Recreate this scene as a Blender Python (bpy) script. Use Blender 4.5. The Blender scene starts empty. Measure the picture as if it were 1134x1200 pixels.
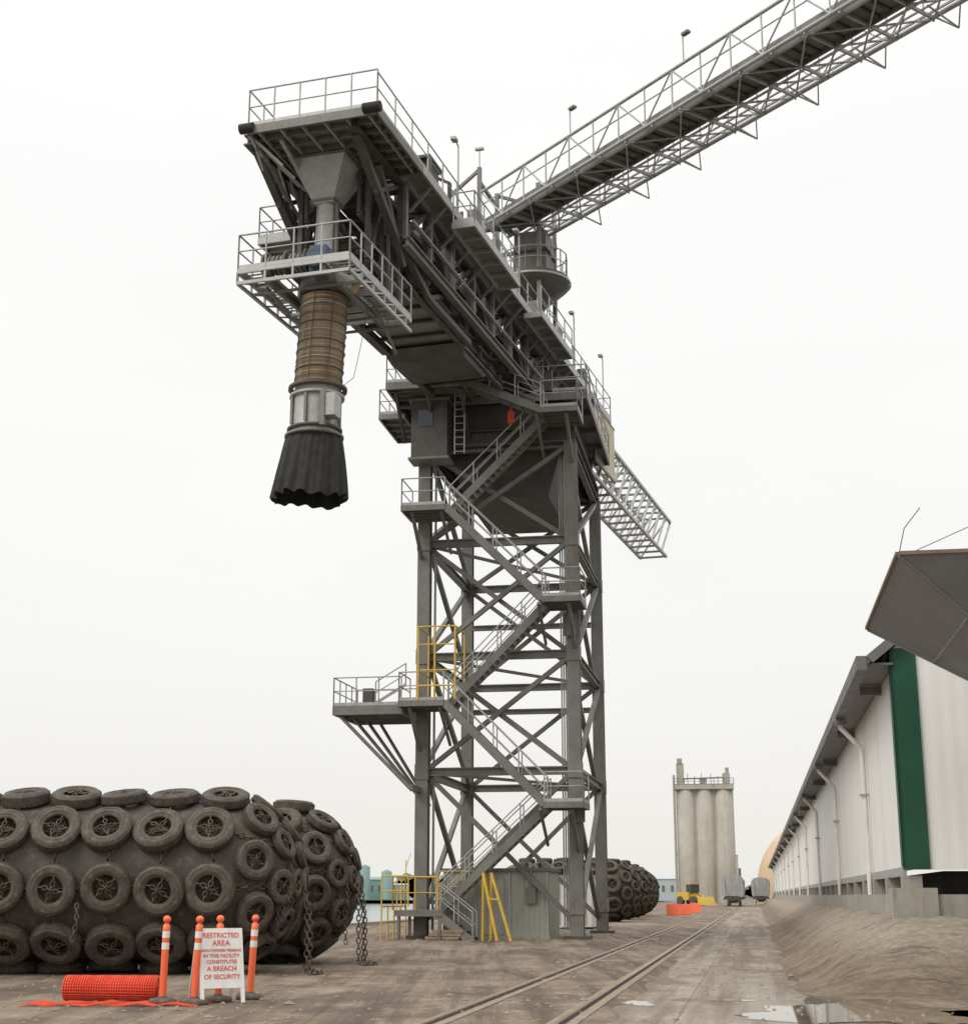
import bpy, math, random
from mathutils import Vector, Matrix, Euler
from mathutils import noise as mn
random.seed(7)
R=math.radians
scene=bpy.context.scene

# ------------------------------------------------------------------ materials
def nn(nt,t,**k):
    n=nt.nodes.new(t)
    for a,b in k.items(): setattr(n,a,b)
    return n
def ramp(nt,fac,stops):
    r=nn(nt,'ShaderNodeValToRGB'); cr=r.color_ramp
    while len(cr.elements)<len(stops): cr.elements.new(0.5)
    for e,(p,c) in zip(cr.elements,stops):
        e.position=p; e.color=(c[0],c[1],c[2],1) if not isinstance(c,(int,float)) else (c,c,c,1)
    nt.links.new(fac,r.inputs[0]); return r.outputs[0]
def noise(nt,vec,scale,detail=4,rough=.6):
    n=nn(nt,'ShaderNodeTexNoise'); n.inputs['Scale'].default_value=scale
    n.inputs['Detail'].default_value=detail; n.inputs['Roughness'].default_value=rough
    nt.links.new(vec,n.inputs['Vector']); return n.outputs['Fac']
def mapping(nt,vec,rot=(0,0,0),sc=(1,1,1)):
    m=nn(nt,'ShaderNodeMapping'); m.inputs['Rotation'].default_value=rot; m.inputs['Scale'].default_value=sc
    nt.links.new(vec,m.inputs['Vector']); return m.outputs[0]
def mix(nt,f,a,b,mode='MIX'):
    m=nn(nt,'ShaderNodeMix',data_type='RGBA',blend_type=mode)
    def s(i,v):
        if isinstance(v,(int,float)): m.inputs[i].default_value=v if i==0 else (v,v,v,1)
        elif isinstance(v,tuple): m.inputs[i].default_value=(v[0],v[1],v[2],1)
        else: nt.links.new(v,m.inputs[i])
    s(0,f); s(6,a); s(7,b); return m.outputs[2]
def base(name):
    m=bpy.data.materials.new(name); m.use_nodes=True; nt=m.node_tree
    b=nt.nodes['Principled BSDF']; tc=nn(nt,'ShaderNodeTexCoord')
    return m,nt,b,tc.outputs['Object']
def mk(name,c1,c2,scale=2.0,rough=.6,metal=0.0,bump=.0,bscale=30,dirt=None,dirtamt=.5,streak=False):
    m,nt,b,co=base(name)
    f=noise(nt,co,scale,6,.65)
    col=ramp(nt,f,[(.3,c1),(.7,c2)])
    if dirt:
        v=mapping(nt,co,sc=(1,1,.12)) if streak else co
        g=noise(nt,v,scale*3.1,5,.7)
        col=mix(nt,ramp(nt,g,[(.5,0.0),(.75,dirtamt)]),col,dirt)
    nt.links.new(col,b.inputs['Base Color'])
    b.inputs['Roughness'].default_value=rough; b.inputs['Metallic'].default_value=metal
    if bump:
        bn=nn(nt,'ShaderNodeBump'); bn.inputs['Strength'].default_value=bump; bn.inputs['Distance'].default_value=.02
        nt.links.new(noise(nt,co,bscale,4),bn.inputs['Height']); nt.links.new(bn.outputs[0],b.inputs['Normal'])
    return m
rust=(.15,.08,.04)
M={}
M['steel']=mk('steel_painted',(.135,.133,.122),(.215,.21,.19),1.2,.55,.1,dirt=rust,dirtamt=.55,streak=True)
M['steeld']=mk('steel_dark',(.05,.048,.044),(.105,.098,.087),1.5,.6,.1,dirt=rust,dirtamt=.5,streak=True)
M['galv']=mk('galvanised',(.33,.33,.315),(.44,.44,.425),2.5,.45,.2,dirt=(.2,.15,.11),dirtamt=.5)
M['grate']=mk('grating',(.15,.15,.145),(.24,.235,.225),6,.6,.2,bump=.6,bscale=60)
M['yellow']=mk('yellow_paint',(.58,.38,.04),(.68,.46,.07),3,.5,dirt=(.25,.16,.06),dirtamt=.6)
M['red']=mk('red_paint',(.6,.05,.02),(.7,.08,.03),3,.5)
M['orange']=mk('orange_plastic',(.80,.12,.04),(.9,.17,.06),3,.45,dirt=(.35,.15,.09),dirtamt=.4)
M['netting']=mk('orange_netting',(.72,.07,.03),(.85,.10,.04),3,.5,dirt=(.35,.12,.08),dirtamt=.5)
M['white']=mk('white_paint',(.68,.67,.63),(.78,.77,.73),2,.5,dirt=(.35,.3,.24),dirtamt=.4,streak=True)
M['rubber']=mk('tyre_rubber',(.045,.038,.031),(.11,.092,.073),4,.8,bump=.5,bscale=25,dirt=(.21,.17,.125),dirtamt=.75)
M['fenderbody']=mk('fender_rubber',(.04,.034,.029),(.09,.075,.06),1.5,.8,bump=.6,bscale=9,dirt=(.17,.135,.10),dirtamt=.7)
M['chain']=mk('chain_iron',(.08,.062,.048),(.19,.15,.11),8,.6,.4)
M['canvas']=mk('skirt_canvas',(.012,.012,.012),(.035,.034,.032),4,.85,bump=.4,bscale=10)
M['conc']=mk('concrete',(.29,.27,.235),(.40,.375,.33),1.2,.9,bump=.3,dirt=(.15,.12,.09),dirtamt=.6,streak=True)
M['green']=mk('green_trim',(.004,.055,.028),(.006,.08,.04),2,.5)
M['blue']=mk('blue_machine',(.04,.08,.12),(.06,.11,.16),3,.5,dirt=(.1,.08,.06),dirtamt=.6)
M['roofm']=mk('roof_metal',(.12,.12,.115),(.19,.187,.178),1.5,.55,.2,dirt=(.12,.09,.06),dirtamt=.4)
M['hop']=mk('hopper_sheet',(.185,.195,.205),(.25,.26,.27),.5,.5,.0,dirt=(.13,.125,.115),dirtamt=.35,streak=True)
M['tan']=mk('tan_dome',(.50,.37,.23),(.58,.43,.28),.5,.8)
M['silo']=mk('silo_concrete',(.33,.31,.265),(.43,.405,.35),.25,.9,dirt=(.25,.22,.18),dirtamt=.7,streak=True)
M['board']=mk('sign_board',(.5,.42,.30),(.6,.52,.38),2,.6,dirt=(.3,.22,.14),dirtamt=.6,streak=True)
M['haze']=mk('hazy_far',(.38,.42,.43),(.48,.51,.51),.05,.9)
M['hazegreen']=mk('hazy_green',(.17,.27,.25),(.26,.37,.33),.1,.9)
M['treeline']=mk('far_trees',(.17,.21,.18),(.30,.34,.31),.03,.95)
M['rail']=mk('rail_steel',(.22,.15,.11),(.34,.26,.2),3,.4,.5)
M['rim']=mk('rusty_rim',(.14,.10,.075),(.22,.16,.12),3,.6,.2)
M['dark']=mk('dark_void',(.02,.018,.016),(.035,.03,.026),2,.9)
M['railcar']=mk('railcar_grey',(.30,.30,.29),(.38,.38,.36),1,.6,dirt=(.14,.1,.07),dirtamt=.6,streak=True)
M['stone']=mk('stone',(.17,.13,.09),(.33,.27,.20),5,.95)
M['glass']=mk('window_glass',(.03,.04,.05),(.05,.06,.07),1,.1)

def mk_corr(name,c1,c2,axis,freq,dirt,amt=.45,rough=.5,bd=.03):
    m,nt,b,co=base(name)
    f=noise(nt,co,.5,5); col=ramp(nt,f,[(.3,c1),(.7,c2)])
    g=noise(nt,mapping(nt,co,sc=(1,1,.1)),2.2,6,.7)
    col=mix(nt,ramp(nt,g,[(.48,0.0),(.8,amt)]),col,dirt)
    nt.links.new(col,b.inputs['Base Color']); b.inputs['Roughness'].default_value=rough
    w=nn(nt,'ShaderNodeTexWave',wave_type='BANDS',bands_direction=axis); w.inputs['Scale'].default_value=freq
    nt.links.new(co,w.inputs['Vector'])
    bn=nn(nt,'ShaderNodeBump'); bn.inputs['Strength'].default_value=.6; bn.inputs['Distance'].default_value=bd
    nt.links.new(w.outputs['Fac'],bn.inputs['Height']); nt.links.new(bn.outputs[0],b.inputs['Normal'])
    return m
M['sidingY']=mk_corr('siding_long',(.78,.77,.74),(.83,.82,.79),'Y',1.0,(.55,.51,.43),.4,bd=.012)
M['sidingX']=mk_corr('siding_end',(.76,.75,.72),(.82,.81,.78),'X',1.0,(.58,.54,.47),.25,bd=.012)
M['shed']=mk_corr('shed_sheet',(.30,.31,.265),(.38,.385,.335),'X',1.6,(.17,.13,.09),.5)
M['shedY']=mk_corr('shed_sheet_side',(.30,.31,.265),(.38,.385,.335),'Y',1.6,(.17,.13,.09),.5)
M['bellows']=mk_corr('bellows',(.25,.175,.105),(.44,.33,.215),'Z',1.4,(.08,.055,.04),.9,rough=.85)

def mk_ground():
    m,nt,b,co=base('dirt_ground')
    big=noise(nt,co,.13,5,.6); mid=noise(nt,co,.9,7,.68); fine=noise(nt,co,9,6,.75)
    tr=noise(nt,mapping(nt,co,rot=(0,0,R(10)),sc=(1.6,.05,1)),1.0,6,.65)
    tr2=noise(nt,mapping(nt,co,rot=(0,0,R(-28)),sc=(2.2,.08,1)),1.0,5,.6)
    col=ramp(nt,mid,[(.3,(.13,.093,.062)),(.48,(.225,.17,.12)),(.62,(.30,.238,.175)),(.75,(.38,.315,.245))])
    col=mix(nt,ramp(nt,tr,[(.40,.85),(.53,0.0)]),col,(.11,.077,.051))
    col=mix(nt,ramp(nt,tr2,[(.36,.65),(.45,0.0)]),col,(.12,.087,.06))
    col=mix(nt,ramp(nt,big,[(.5,0.0),(.62,.5)]),col,(.31,.255,.195))
    col=mix(nt,.8,col,ramp(nt,fine,[(.25,.35),(.75,1.5)]),'MULTIPLY')
    wet=ramp(nt,noise(nt,mapping(nt,co,rot=(0,0,R(10)),sc=(.9,.3,1)),.5,8,.68),[(.51,0.0),(.57,1.0)])
    col=mix(nt,wet,col,mix(nt,1.0,col,(.56,.51,.46),'MULTIPLY'))
    nt.links.new(col,b.inputs['Base Color'])
    nt.links.new(ramp(nt,wet,[(0,.95),(1,.62)]),b.inputs['Roughness'])
    bn=nn(nt,'ShaderNodeBump'); bn.inputs['Strength'].default_value=1.0; bn.inputs['Distance'].default_value=.09
    nt.links.new(mix(nt,.45,mid,fine),bn.inputs['Height']); nt.links.new(bn.outputs[0],b.inputs['Normal'])
    return m
M['dirt']=mk_ground()
def mk_bank():
    m,nt,b,co=base('bank_earth')
    mid=noise(nt,co,1.1,7,.7); fine=noise(nt,co,7,6,.75); st=noise(nt,mapping(nt,co,rot=(0,0,R(35)),sc=(.5,2.5,1)),1.1,6,.65)
    col=ramp(nt,mid,[(.3,(.105,.073,.047)),(.5,(.175,.128,.086)),(.7,(.26,.20,.145))])
    sep=nn(nt,'ShaderNodeSeparateXYZ'); nt.links.new(co,sep.inputs[0])
    up=ramp(nt,sep.outputs['Z'],[(.35,0.0),(.85,.85)])
    col=mix(nt,up,col,(.33,.28,.22))
    col=mix(nt,ramp(nt,st,[(.5,0.0),(.62,.45)]),col,(.31,.255,.19))
    col=mix(nt,ramp(nt,st,[(.34,.8),(.44,0.0)]),col,(.10,.07,.045))
    col=mix(nt,.8,col,ramp(nt,fine,[(.25,.4),(.75,1.45)]),'MULTIPLY')
    nt.links.new(col,b.inputs['Base Color']); b.inputs['Roughness'].default_value=.92
    bn=nn(nt,'ShaderNodeBump'); bn.inputs['Strength'].default_value=.8; bn.inputs['Distance'].default_value=.08
    nt.links.new(mix(nt,.4,mid,fine),bn.inputs['Height']); nt.links.new(bn.outputs[0],b.inputs['Normal'])
    return m
M['bank']=mk_bank()
def mk_pave():
    m,nt,b,co=base('old_concrete_pavement')
    mid=noise(nt,co,.5,7,.68); fine=noise(nt,co,14,5,.7)
    col=ramp(nt,mid,[(.3,(.215,.178,.138)),(.5,(.305,.265,.215)),(.7,(.39,.35,.295))])
    tr=noise(nt,mapping(nt,co,sc=(1.5,.06,1)),1.0,5,.6)
    col=mix(nt,ramp(nt,tr,[(.42,.75),(.55,0.0)]),col,(.16,.122,.088))
    dd=noise(nt,mapping(nt,co,sc=(1,.4,1)),.8,6,.7)
    col=mix(nt,ramp(nt,dd,[(.52,0.0),(.60,.85)]),col,(.175,.13,.092))
    br=nn(nt,'ShaderNodeTexBrick'); br.inputs['Scale'].default_value=1.0; br.offset=0
    br.inputs['Brick Width'].default_value=2.4; br.inputs['Row Height'].default_value=5; br.inputs['Mortar Size'].default_value=.018
    br.inputs['Color1'].default_value=(1,1,1,1); br.inputs['Color2'].default_value=(.9,.9,.89,1); br.inputs['Mortar'].default_value=(.5,.45,.4,1)
    nt.links.new(co,br.inputs['Vector'])
    col=mix(nt,.7,col,br.outputs['Color'],'MULTIPLY')
    col=mix(nt,.6,col,ramp(nt,fine,[(.25,.6),(.75,1.25)]),'MULTIPLY')
    nt.links.new(col,b.inputs['Base Color']); b.inputs['Roughness'].default_value=.85
    bn=nn(nt,'ShaderNodeBump'); bn.inputs['Strength'].default_value=.4; bn.inputs['Distance'].default_value=.03
    nt.links.new(fine,bn.inputs['Height']); nt.links.new(bn.outputs[0],b.inputs['Normal'])
    return m
M['pave']=mk_pave()
def mk_water(name,col,rough,bs,st):
    m,nt,b,co=base(name)
    b.inputs['Base Color'].default_value=(*col,1); b.inputs['Roughness'].default_value=rough
    b.inputs['IOR'].default_value=1.33; b.inputs['Specular IOR Level'].default_value=.8
    bn=nn(nt,'ShaderNodeBump'); bn.inputs['Strength'].default_value=st; bn.inputs['Distance'].default_value=.05
    nt.links.new(noise(nt,co,bs,3),bn.inputs['Height']); nt.links.new(bn.outputs[0],b.inputs['Normal'])
    return m
M['water']=mk_water('harbour_water',(.2,.21,.19),.15,.6,.4)
M['puddle']=mk_water('puddle_water',(.14,.105,.075),.02,2,.01)

# ------------------------------------------------------------------ mesh builder
class MB:
    def __init__(s): s.v=[]; s.f=[]; s.m=[]; s.sm=[]
    def add(s,vs,fs,mat,smooth=False):
        o=len(s.v); s.v+= [tuple(x) for x in vs]
        for f in fs: s.f.append([i+o for i in f]); s.m.append(mat); s.sm.append(smooth)
    def hexa(s,c,mat):
        s.add(c,[(3,2,1,0),(4,5,6,7),(0,1,5,4),(1,2,6,5),(2,3,7,6),(3,0,4,7)],mat)
    def box(s,x0,x1,y0,y1,z0,z1,mat):
        s.hexa([(x0,y0,z0),(x1,y0,z0),(x1,y1,z0),(x0,y1,z0),(x0,y0,z1),(x1,y0,z1),(x1,y1,z1),(x0,y1,z1)],mat)
    def beam(s,p,q,w,h,mat,up=(0,0,1)):
        p=Vector(p);q=Vector(q);d=(q-p)
        if d.length<1e-5: return
        d.normalize(); up=Vector(up)
        if abs(d.dot(up))>.98: up=Vector((0,1,0)) if abs(d.y)<.9 else Vector((1,0,0))
        x=d.cross(up).normalized(); y=x.cross(d).normalized()
        c=[]
        for e in (p,q):
            for a,b in ((-1,-1),(1,-1),(1,1),(-1,1)): c.append(e+x*(a*w/2)+y*(b*h/2))
        s.add(c,[(0,1,2,3),(7,6,5,4),(0,4,5,1),(1,5,6,2),(2,6,7,3),(3,7,4,0)],mat)
    def ibeam(s,p,q,w,h,mat,up=(0,0,1),t=.05):
        p=Vector(p);q=Vector(q);d=(q-p).normalized(); up=Vector(up)
        if abs(d.dot(up))>.98: up=Vector((0,1,0))
        x=d.cross(up).normalized(); y=x.cross(d).normalized()
        o=y*(h/2-t/2)
        s.beam(p+o,q+o,w,t,mat,up); s.beam(p-o,q-o,w,t,mat,up); s.beam(p,q,t,h-2*t-.002,mat,up)
    def tube(s,p,q,r,mat,n=8,r2=None,cap=True):
        p=Vector(p);q=Vector(q);d=(q-p)
        if d.length<1e-5: return
        d.normalize(); r2=r if r2 is None else r2
        up=Vector((0,0,1)) if abs(d.z)<.9 else Vector((0,1,0))
        x=d.cross(up).normalized(); y=x.cross(d)
        vs=[]
        for e,rr in ((p,r),(q,r2)):
            for i in range(n):
                a=2*math.pi*i/n; vs.append(e+x*(math.cos(a)*rr)+y*(math.sin(a)*rr))
        fs=[(i,(i+1)%n,n+(i+1)%n,n+i) for i in range(n)]
        s.add(vs,fs,mat,True)
        if cap: s.add(vs,[tuple(range(n))[::-1],tuple(range(n,2*n))],mat)
    def poly(s,pts,r,mat,n=6):
        for a,b in zip(pts,pts[1:]): s.tube(a,b,r,mat,n)
    def lathe(s,prof,mat,n=32,org=(0,0,0),axis='Z',smooth=True,tilt=(0,0)):
        vs=[]
        for (r,h) in prof:
            for i in range(n):
                a=2*math.pi*i/n; c=r*math.cos(a); d=r*math.sin(a)
                if axis=='Z': vs.append((org[0]+c+tilt[0]*h,org[1]+d+tilt[1]*h,org[2]+h))
                elif axis=='X': vs.append((org[0]+h,org[1]+c,org[2]+d))
                else: vs.append((org[0]+d,org[1]+h,org[2]+c))
        fs=[]
        for j in range(len(prof)-1):
            for i in range(n):
                k=(i+1)%n; fs.append((j*n+i,j*n+k,(j+1)*n+k,(j+1)*n+i))
        s.add(vs,fs,mat,smooth)
    def railing(s,pts,mat,h=1.1,sp=1.6,r=.028,toe=True):
        z=Vector((0,0,1))
        for a,b in zip(pts,pts[1:]):
            a=Vector(a);b=Vector(b);L=(b-a).length
            if L<.05: continue
            s.tube(a+z*h,b+z*h,r,mat,6); s.tube(a+z*h*.52,b+z*h*.52,r*.8,mat,6)
            n=max(1,round(L/sp))
            for i in range(n+1):
                c=a.lerp(b,i/n); s.tube(c,c+z*h,r,mat,6)
            if toe: s.beam(a+z*.06,b+z*.06,.02,.12,mat)
    def stairs(s,p0,p1,w,mat,rmat,rail=True):
        p0=Vector(p0);p1=Vector(p1); n=max(2,int(round((p1.z-p0.z)/.21)))
        for sy in (-w/2,w/2):
            o=Vector((0,sy,0)); s.beam(p0+o-Vector((0,0,.08)),p1+o-Vector((0,0,.08)),.06,.30,mat)
            if rail:
                a=p0+o;b=p1+o; z=Vector((0,0,1.0))
                s.tube(a+z,b+z,.026,rmat,6); s.tube(a+z*.5,b+z*.5,.022,rmat,6)
                k=max(2,round((b-a).length/1.3))
                for i in range(k+1):
                    c=a.lerp(b,i/k); s.tube(c,c+z,.026,rmat,6)
        d=(p1.x-p0.x)/n
        for i in range(n):
            c=p0.lerp(p1,(i+.5)/n)
            s.box(c.x-abs(d)*.55,c.x+abs(d)*.55,c.y-w/2+.03,c.y+w/2-.03,c.z-.02,c.z+.02,mat)
    def deck(s,x0,x1,y0,y1,z,mat,bm,t=.05,bd=.22,nb=3):
        s.box(x0,x1,y0,y1,z-t,z,mat)
        w=.08
        for (a,b) in (((x0,y0),(x1,y0)),((x1,y0),(x1,y1)),((x1,y1),(x0,y1)),((x0,y1),(x0,y0))):
            s.beam((a[0],a[1],z-bd/2-.003),(b[0],b[1],z-bd/2-.003),w,bd,bm)
        for i in range(1,nb+1):
            y=y0+(y1-y0)*i/(nb+1); s.beam((x0+.05,y,z-t-bd*.35),(x1-.05,y,z-t-bd*.35),.06,bd*.6,bm)
    def opendeck(s,x0,x1,y0,y1,z,mat,bm,pitch=.14,bd=.2):
        for (a,b) in (((x0,y0),(x1,y0)),((x1,y0),(x1,y1)),((x1,y1),(x0,y1)),((x0,y1),(x0,y0))):
            s.beam((a[0],a[1],z-bd/2),(b[0],b[1],z-bd/2),.07,bd,bm)
        n=int((y1-y0)/pitch)
        for i in range(1,n):
            y=y0+(y1-y0)*i/n; s.beam((x0,y,z-.03),(x1,y,z-.03),.05,.04,mat)
        n=max(2,int((y1-y0)/1.1))
        for i in range(1,n):
            y=y0+(y1-y0)*i/n; s.beam((x0,y,z-bd*.6),(x1,y,z-bd*.6),.07,bd*.7,bm)
    def truss(s,a0,a1,b0,b1,n,mat,cw=.2,ww=.12,verts=True,alt=True,webmat=None):
        a0,a1,b0,b1=map(Vector,(a0,a1,b0,b1)); webmat=webmat or mat
        s.beam(a0,a1,cw,cw,mat); s.beam(b0,b1,cw,cw,mat)
        for i in range(n+1):
            A=a0.lerp(a1,i/n);B=b0.lerp(b1,i/n)
            if verts: s.beam(A,B,ww,ww,webmat)
            if i<n:
                A2=a0.lerp(a1,(i+1)/n);B2=b0.lerp(b1,(i+1)/n)
                if alt and i%2: s.beam(B,A2,ww,ww,webmat)
                else: s.beam(A,B2,ww,ww,webmat)
    def build(s,name,parent=None,loc=None):
        me=bpy.data.meshes.new(name); me.from_pydata(s.v,[],s.f)
        names=[]
        for m in s.m:
            if m not in names: names.append(m)
        for m in names: me.materials.append(M[m])
        me.polygons.foreach_set('material_index',[names.index(m) for m in s.m])
        me.polygons.foreach_set('use_smooth',s.sm); me.update()
        o=bpy.data.objects.new(name,me); scene.collection.objects.link(o)
        if parent: o.parent=parent
        if loc: o.location=loc
        return o
def empty(name,loc=(0,0,0),rz=0,parent=None):
    e=bpy.data.objects.new(name,None); scene.collection.objects.link(e); e.location=loc; e.rotation_euler=(0,0,rz)
    e.empty_display_size=.5
    if parent: e.parent=parent
    return e
def inst(name,me,parent,mat4):
    o=bpy.data.objects.new(name,me); scene.collection.objects.link(o); o.parent=parent; o.matrix_local=mat4; return o

TRK=R(-10.0)
def chain(mb,pts,mat='chain',L=.15,w=.05,r=.014):
    pts=[Vector(p) for p in pts]; seg=[(b-a).length for a,b in zip(pts,pts[1:])]; tot=sum(seg)
    n=int(tot/(L*.78))
    def at(d):
        for (a,b),l in zip(zip(pts,pts[1:]),seg):
            if d<=l: return a.lerp(b,d/max(l,1e-6))
            d-=l
        return pts[-1]
    for i in range(n):
        c=at((i+.5)*tot/n); d=(at(min(tot,(i+.9)*tot/n))-at(max(0,(i+.1)*tot/n)))
        if d.length<1e-6: continue
        d.normalize(); up=Vector((0,0,1)) if abs(d.z)<.9 else Vector((0,1,0))
        x=d.cross(up).normalized(); y=d.cross(x)
        if i%2: x,y=y,-x
        K=8; vs=[];fs=[]
        for k in range(K):
            a=2*math.pi*k/K; ca=math.cos(a); sa=math.sin(a)
            cc=c+d*(ca*L/2)+x*(sa*w)
            rad=(d*ca+x*sa).normalized()
            for j in range(4):
                bb=2*math.pi*j/4; vs.append(cc+rad*(math.cos(bb)*r)+y*(math.sin(bb)*r))
        for k in range(K):
            for j in range(4):
                fs.append((k*4+j,((k+1)%K)*4+j,((k+1)%K)*4+(j+1)%4,k*4+(j+1)%4))
        mb.add(vs,fs,mat,True)

# ------------------------------------------------------------------ ground, quay, water
def E(Y): return -16+.1766*(Y-33)
g=MB(); g.add([(E(-200),-200,0),(3000,-200,0),(3000,4500,0),(E(4500),4500,0)],[(0,1,2,3)],'dirt'); g.build('ground')
q=MB()
p0=Vector((E(-200),-200,0)); p1=Vector((E(4500),4500,0))
q.beam(p0+Vector((-.3,0,-1.0)),p1+Vector((-.3,0,-1.0)),.6,2.3,'conc'); q.build('quay_wall')
w=MB(); w.add([(-4500,-300,-1.6),(4500,-300,-1.6),(4500,5000,-1.6),(-4500,5000,-1.6)],[(0,1,2,3)],'water'); w.build('harbour_water')
fs=MB(); fs.add([(-4500,620,-.2),(75,620,-.2),(800,5000,-.2),(-4500,5000,-.2)],[(0,1,2,3)],'treeline')
fs.build('far_shore_ground')

pav=empty('concrete_pavement',(0.0,20.2,0),TRK)
pm=MB(); n=200; L=[];Rr=[]
for i in range(n+1):
    t=(i/n)**2*330-8
    L.append((1.5+.25*mn.noise(Vector((t*.5,0,0)))+.12*mn.noise(Vector((t*2.3,3,0))),t,.004)); Rr.append((4.15+.35*mn.noise(Vector((t*.4,9,0)))+.15*mn.noise(Vector((t*2,5,0))),t,.004))
pm.add(L+Rr,[(i,n+1+i,n+2+i,i+1) for i in range(n)],'pave'); pm.build('slab',pav)
rt=empty('railway_track',(.115,20.2,0),TRK)
rm=MB()
for x in (-.83,.83):
    rm.box(x-.16,x-.036,-12,330,.001,.007,'stone')
    rm.box(x-.036,x+.036,-12,330,.0,.04,'rail')
    rm.box(x+.036,x+.10,-12,330,.0,.009,'dark')
    rm.box(x+.10,x+.24,-12,330,.0,.012,'stone')
rm.build('rails',rt)

def puddle(name,cx,cy,rx,ry,seed):
    rnd=random.Random(seed); mb=MB(); n=140; ph=[rnd.uniform(0,6.28) for _ in range(9)]
    vs=[(cx,cy,.010)]
    for i in range(n):
        a=2*math.pi*i/n; f=1+.12*math.sin(2*a+ph[0])+.12*math.sin(3*a+ph[1])+.09*math.sin(5*a+ph[2])+.06*math.sin(9*a+ph[3])+.04*math.sin(17*a+ph[4])+.025*math.sin(29*a+ph[5])
        vs.append((cx+rx*f*math.cos(a),cy+ry*f*math.sin(a),.010))
    mb.add(vs,[(0,i+1,(i+1)%n+1) for i in range(n)],'puddle'); return mb.build(name)
puddle('puddle',5.5,21.9,1.65,2.1,3); puddle('puddle',2.35,23.9,.22,.5,5); puddle('puddle',7.6,21.3,1.0,1.5,8); puddle('puddle',3.9,24.6,.35,.25,9)

st=MB()
for i in range(3400):
    Y=19+ (random.random()**1.7)*70; X=random.uniform(-14,7+.17*(Y-20))
    if X<E(Y)+1: continue
    r=random.uniform(.008,.036)*(1+Y/60)
    if random.random()<.03: r*=2
    vs=[(X+r*random.uniform(.6,1.2)*dx,Y+r*random.uniform(.6,1.2)*dy,r*dz*random.uniform(.5,.9)) for dx,dy,dz in ((1,0,.2),(0,1,.2),(-1,0,.2),(0,-1,.2),(0,0,1))]
    st.add(vs,[(0,1,4),(1,2,4),(2,3,4),(3,0,4)],'stone')
st.build('gravel')

# ------------------------------------------------------------------ ship loader: tower
SL=empty('ship_loader',(1.39,63.7,0),0)
TW=empty('tower',(0,0,0),TRK,SL)
A=3.02;B=4.75
t=MB()
for sx in (-1,1):
    for sy in (-1,1):
        t.ibeam((sx*A,sy*B,0.1),(sx*A,sy*B,19.6),.5,.5,'steel',up=(0,1,0),t=.07)
        t.box(sx*A-.5,sx*A+.5,sy*B-.5,sy*B+.5,0,.12,'steeld')
        for z in (1.2,6.3,10.85,15.5): t.box(sx*A-.27,sx*A+.27,sy*B-.29,sy*B+.29,z-.3,z+.3,'steel')
lev=[1.6,6.3,10.85,15.5,19.5]
for z in lev[1:]:
    for sy in (-1,1): t.ibeam((-A+.25,sy*B,z),(A-.25,sy*B,z),.25,.32,'steel')
    for sx in (-1,1): t.ibeam((sx*A,-B+.3,z),(sx*A,B-.3,z),.25,.32,'steel')
    t.beam((-A,-B,z-.02),(A,B,z-.02),.12,.12,'steel')
zz=[0.6]+lev[1:]
for a,b in zip(zz,zz[1:]):
    for sy in (-1,1):
        y=sy*(B+.04); y2=sy*(B-.16)
        t.ibeam((-A+.2,y,a+.1),(A-.2,y,b-.15),.18,.2,'steel',up=(0,1,0),t=.04)
        t.ibeam((A-.2,y2,a+.1),(-A+.2,y2,b-.15),.18,.2,'steel',up=(0,1,0),t=.04)
    for sx in (-1,1):
        x=sx*(A+.04); x2=sx*(A-.16)
        t.beam((x,-B+.2,a+.1),(x,B-.2,b-.15),.2,.18,'steel',up=(1,0,0))
        t.beam((x2,B-.2,a+.1),(x2,-B+.2,b-.15),.2,.18,'steel',up=(1,0,0))
for z in (9.7,13.6): t.ibeam((-A+.25,B-.35,z),(A-.25,B-.35,z),.2,.24,'steel')
for k in range(3): t.tube((A-.35-k*.09,-B+.3,.3),(A-.35-k*.09,-B+.3,19.3),.03,'galv',6)
t.tube((-A+.4,-B+.2,.3),(-A+.4,-B+.2,19.3),.05,'galv',6)
t.box(2.8,3.4,-B-.45,-B-.3,4.3,5.9,'steel')
t.box(2.7,3.2,-B-.45,-B-.32,11.5,12.4,'steel')
t.build('lattice_tower',TW)

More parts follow.
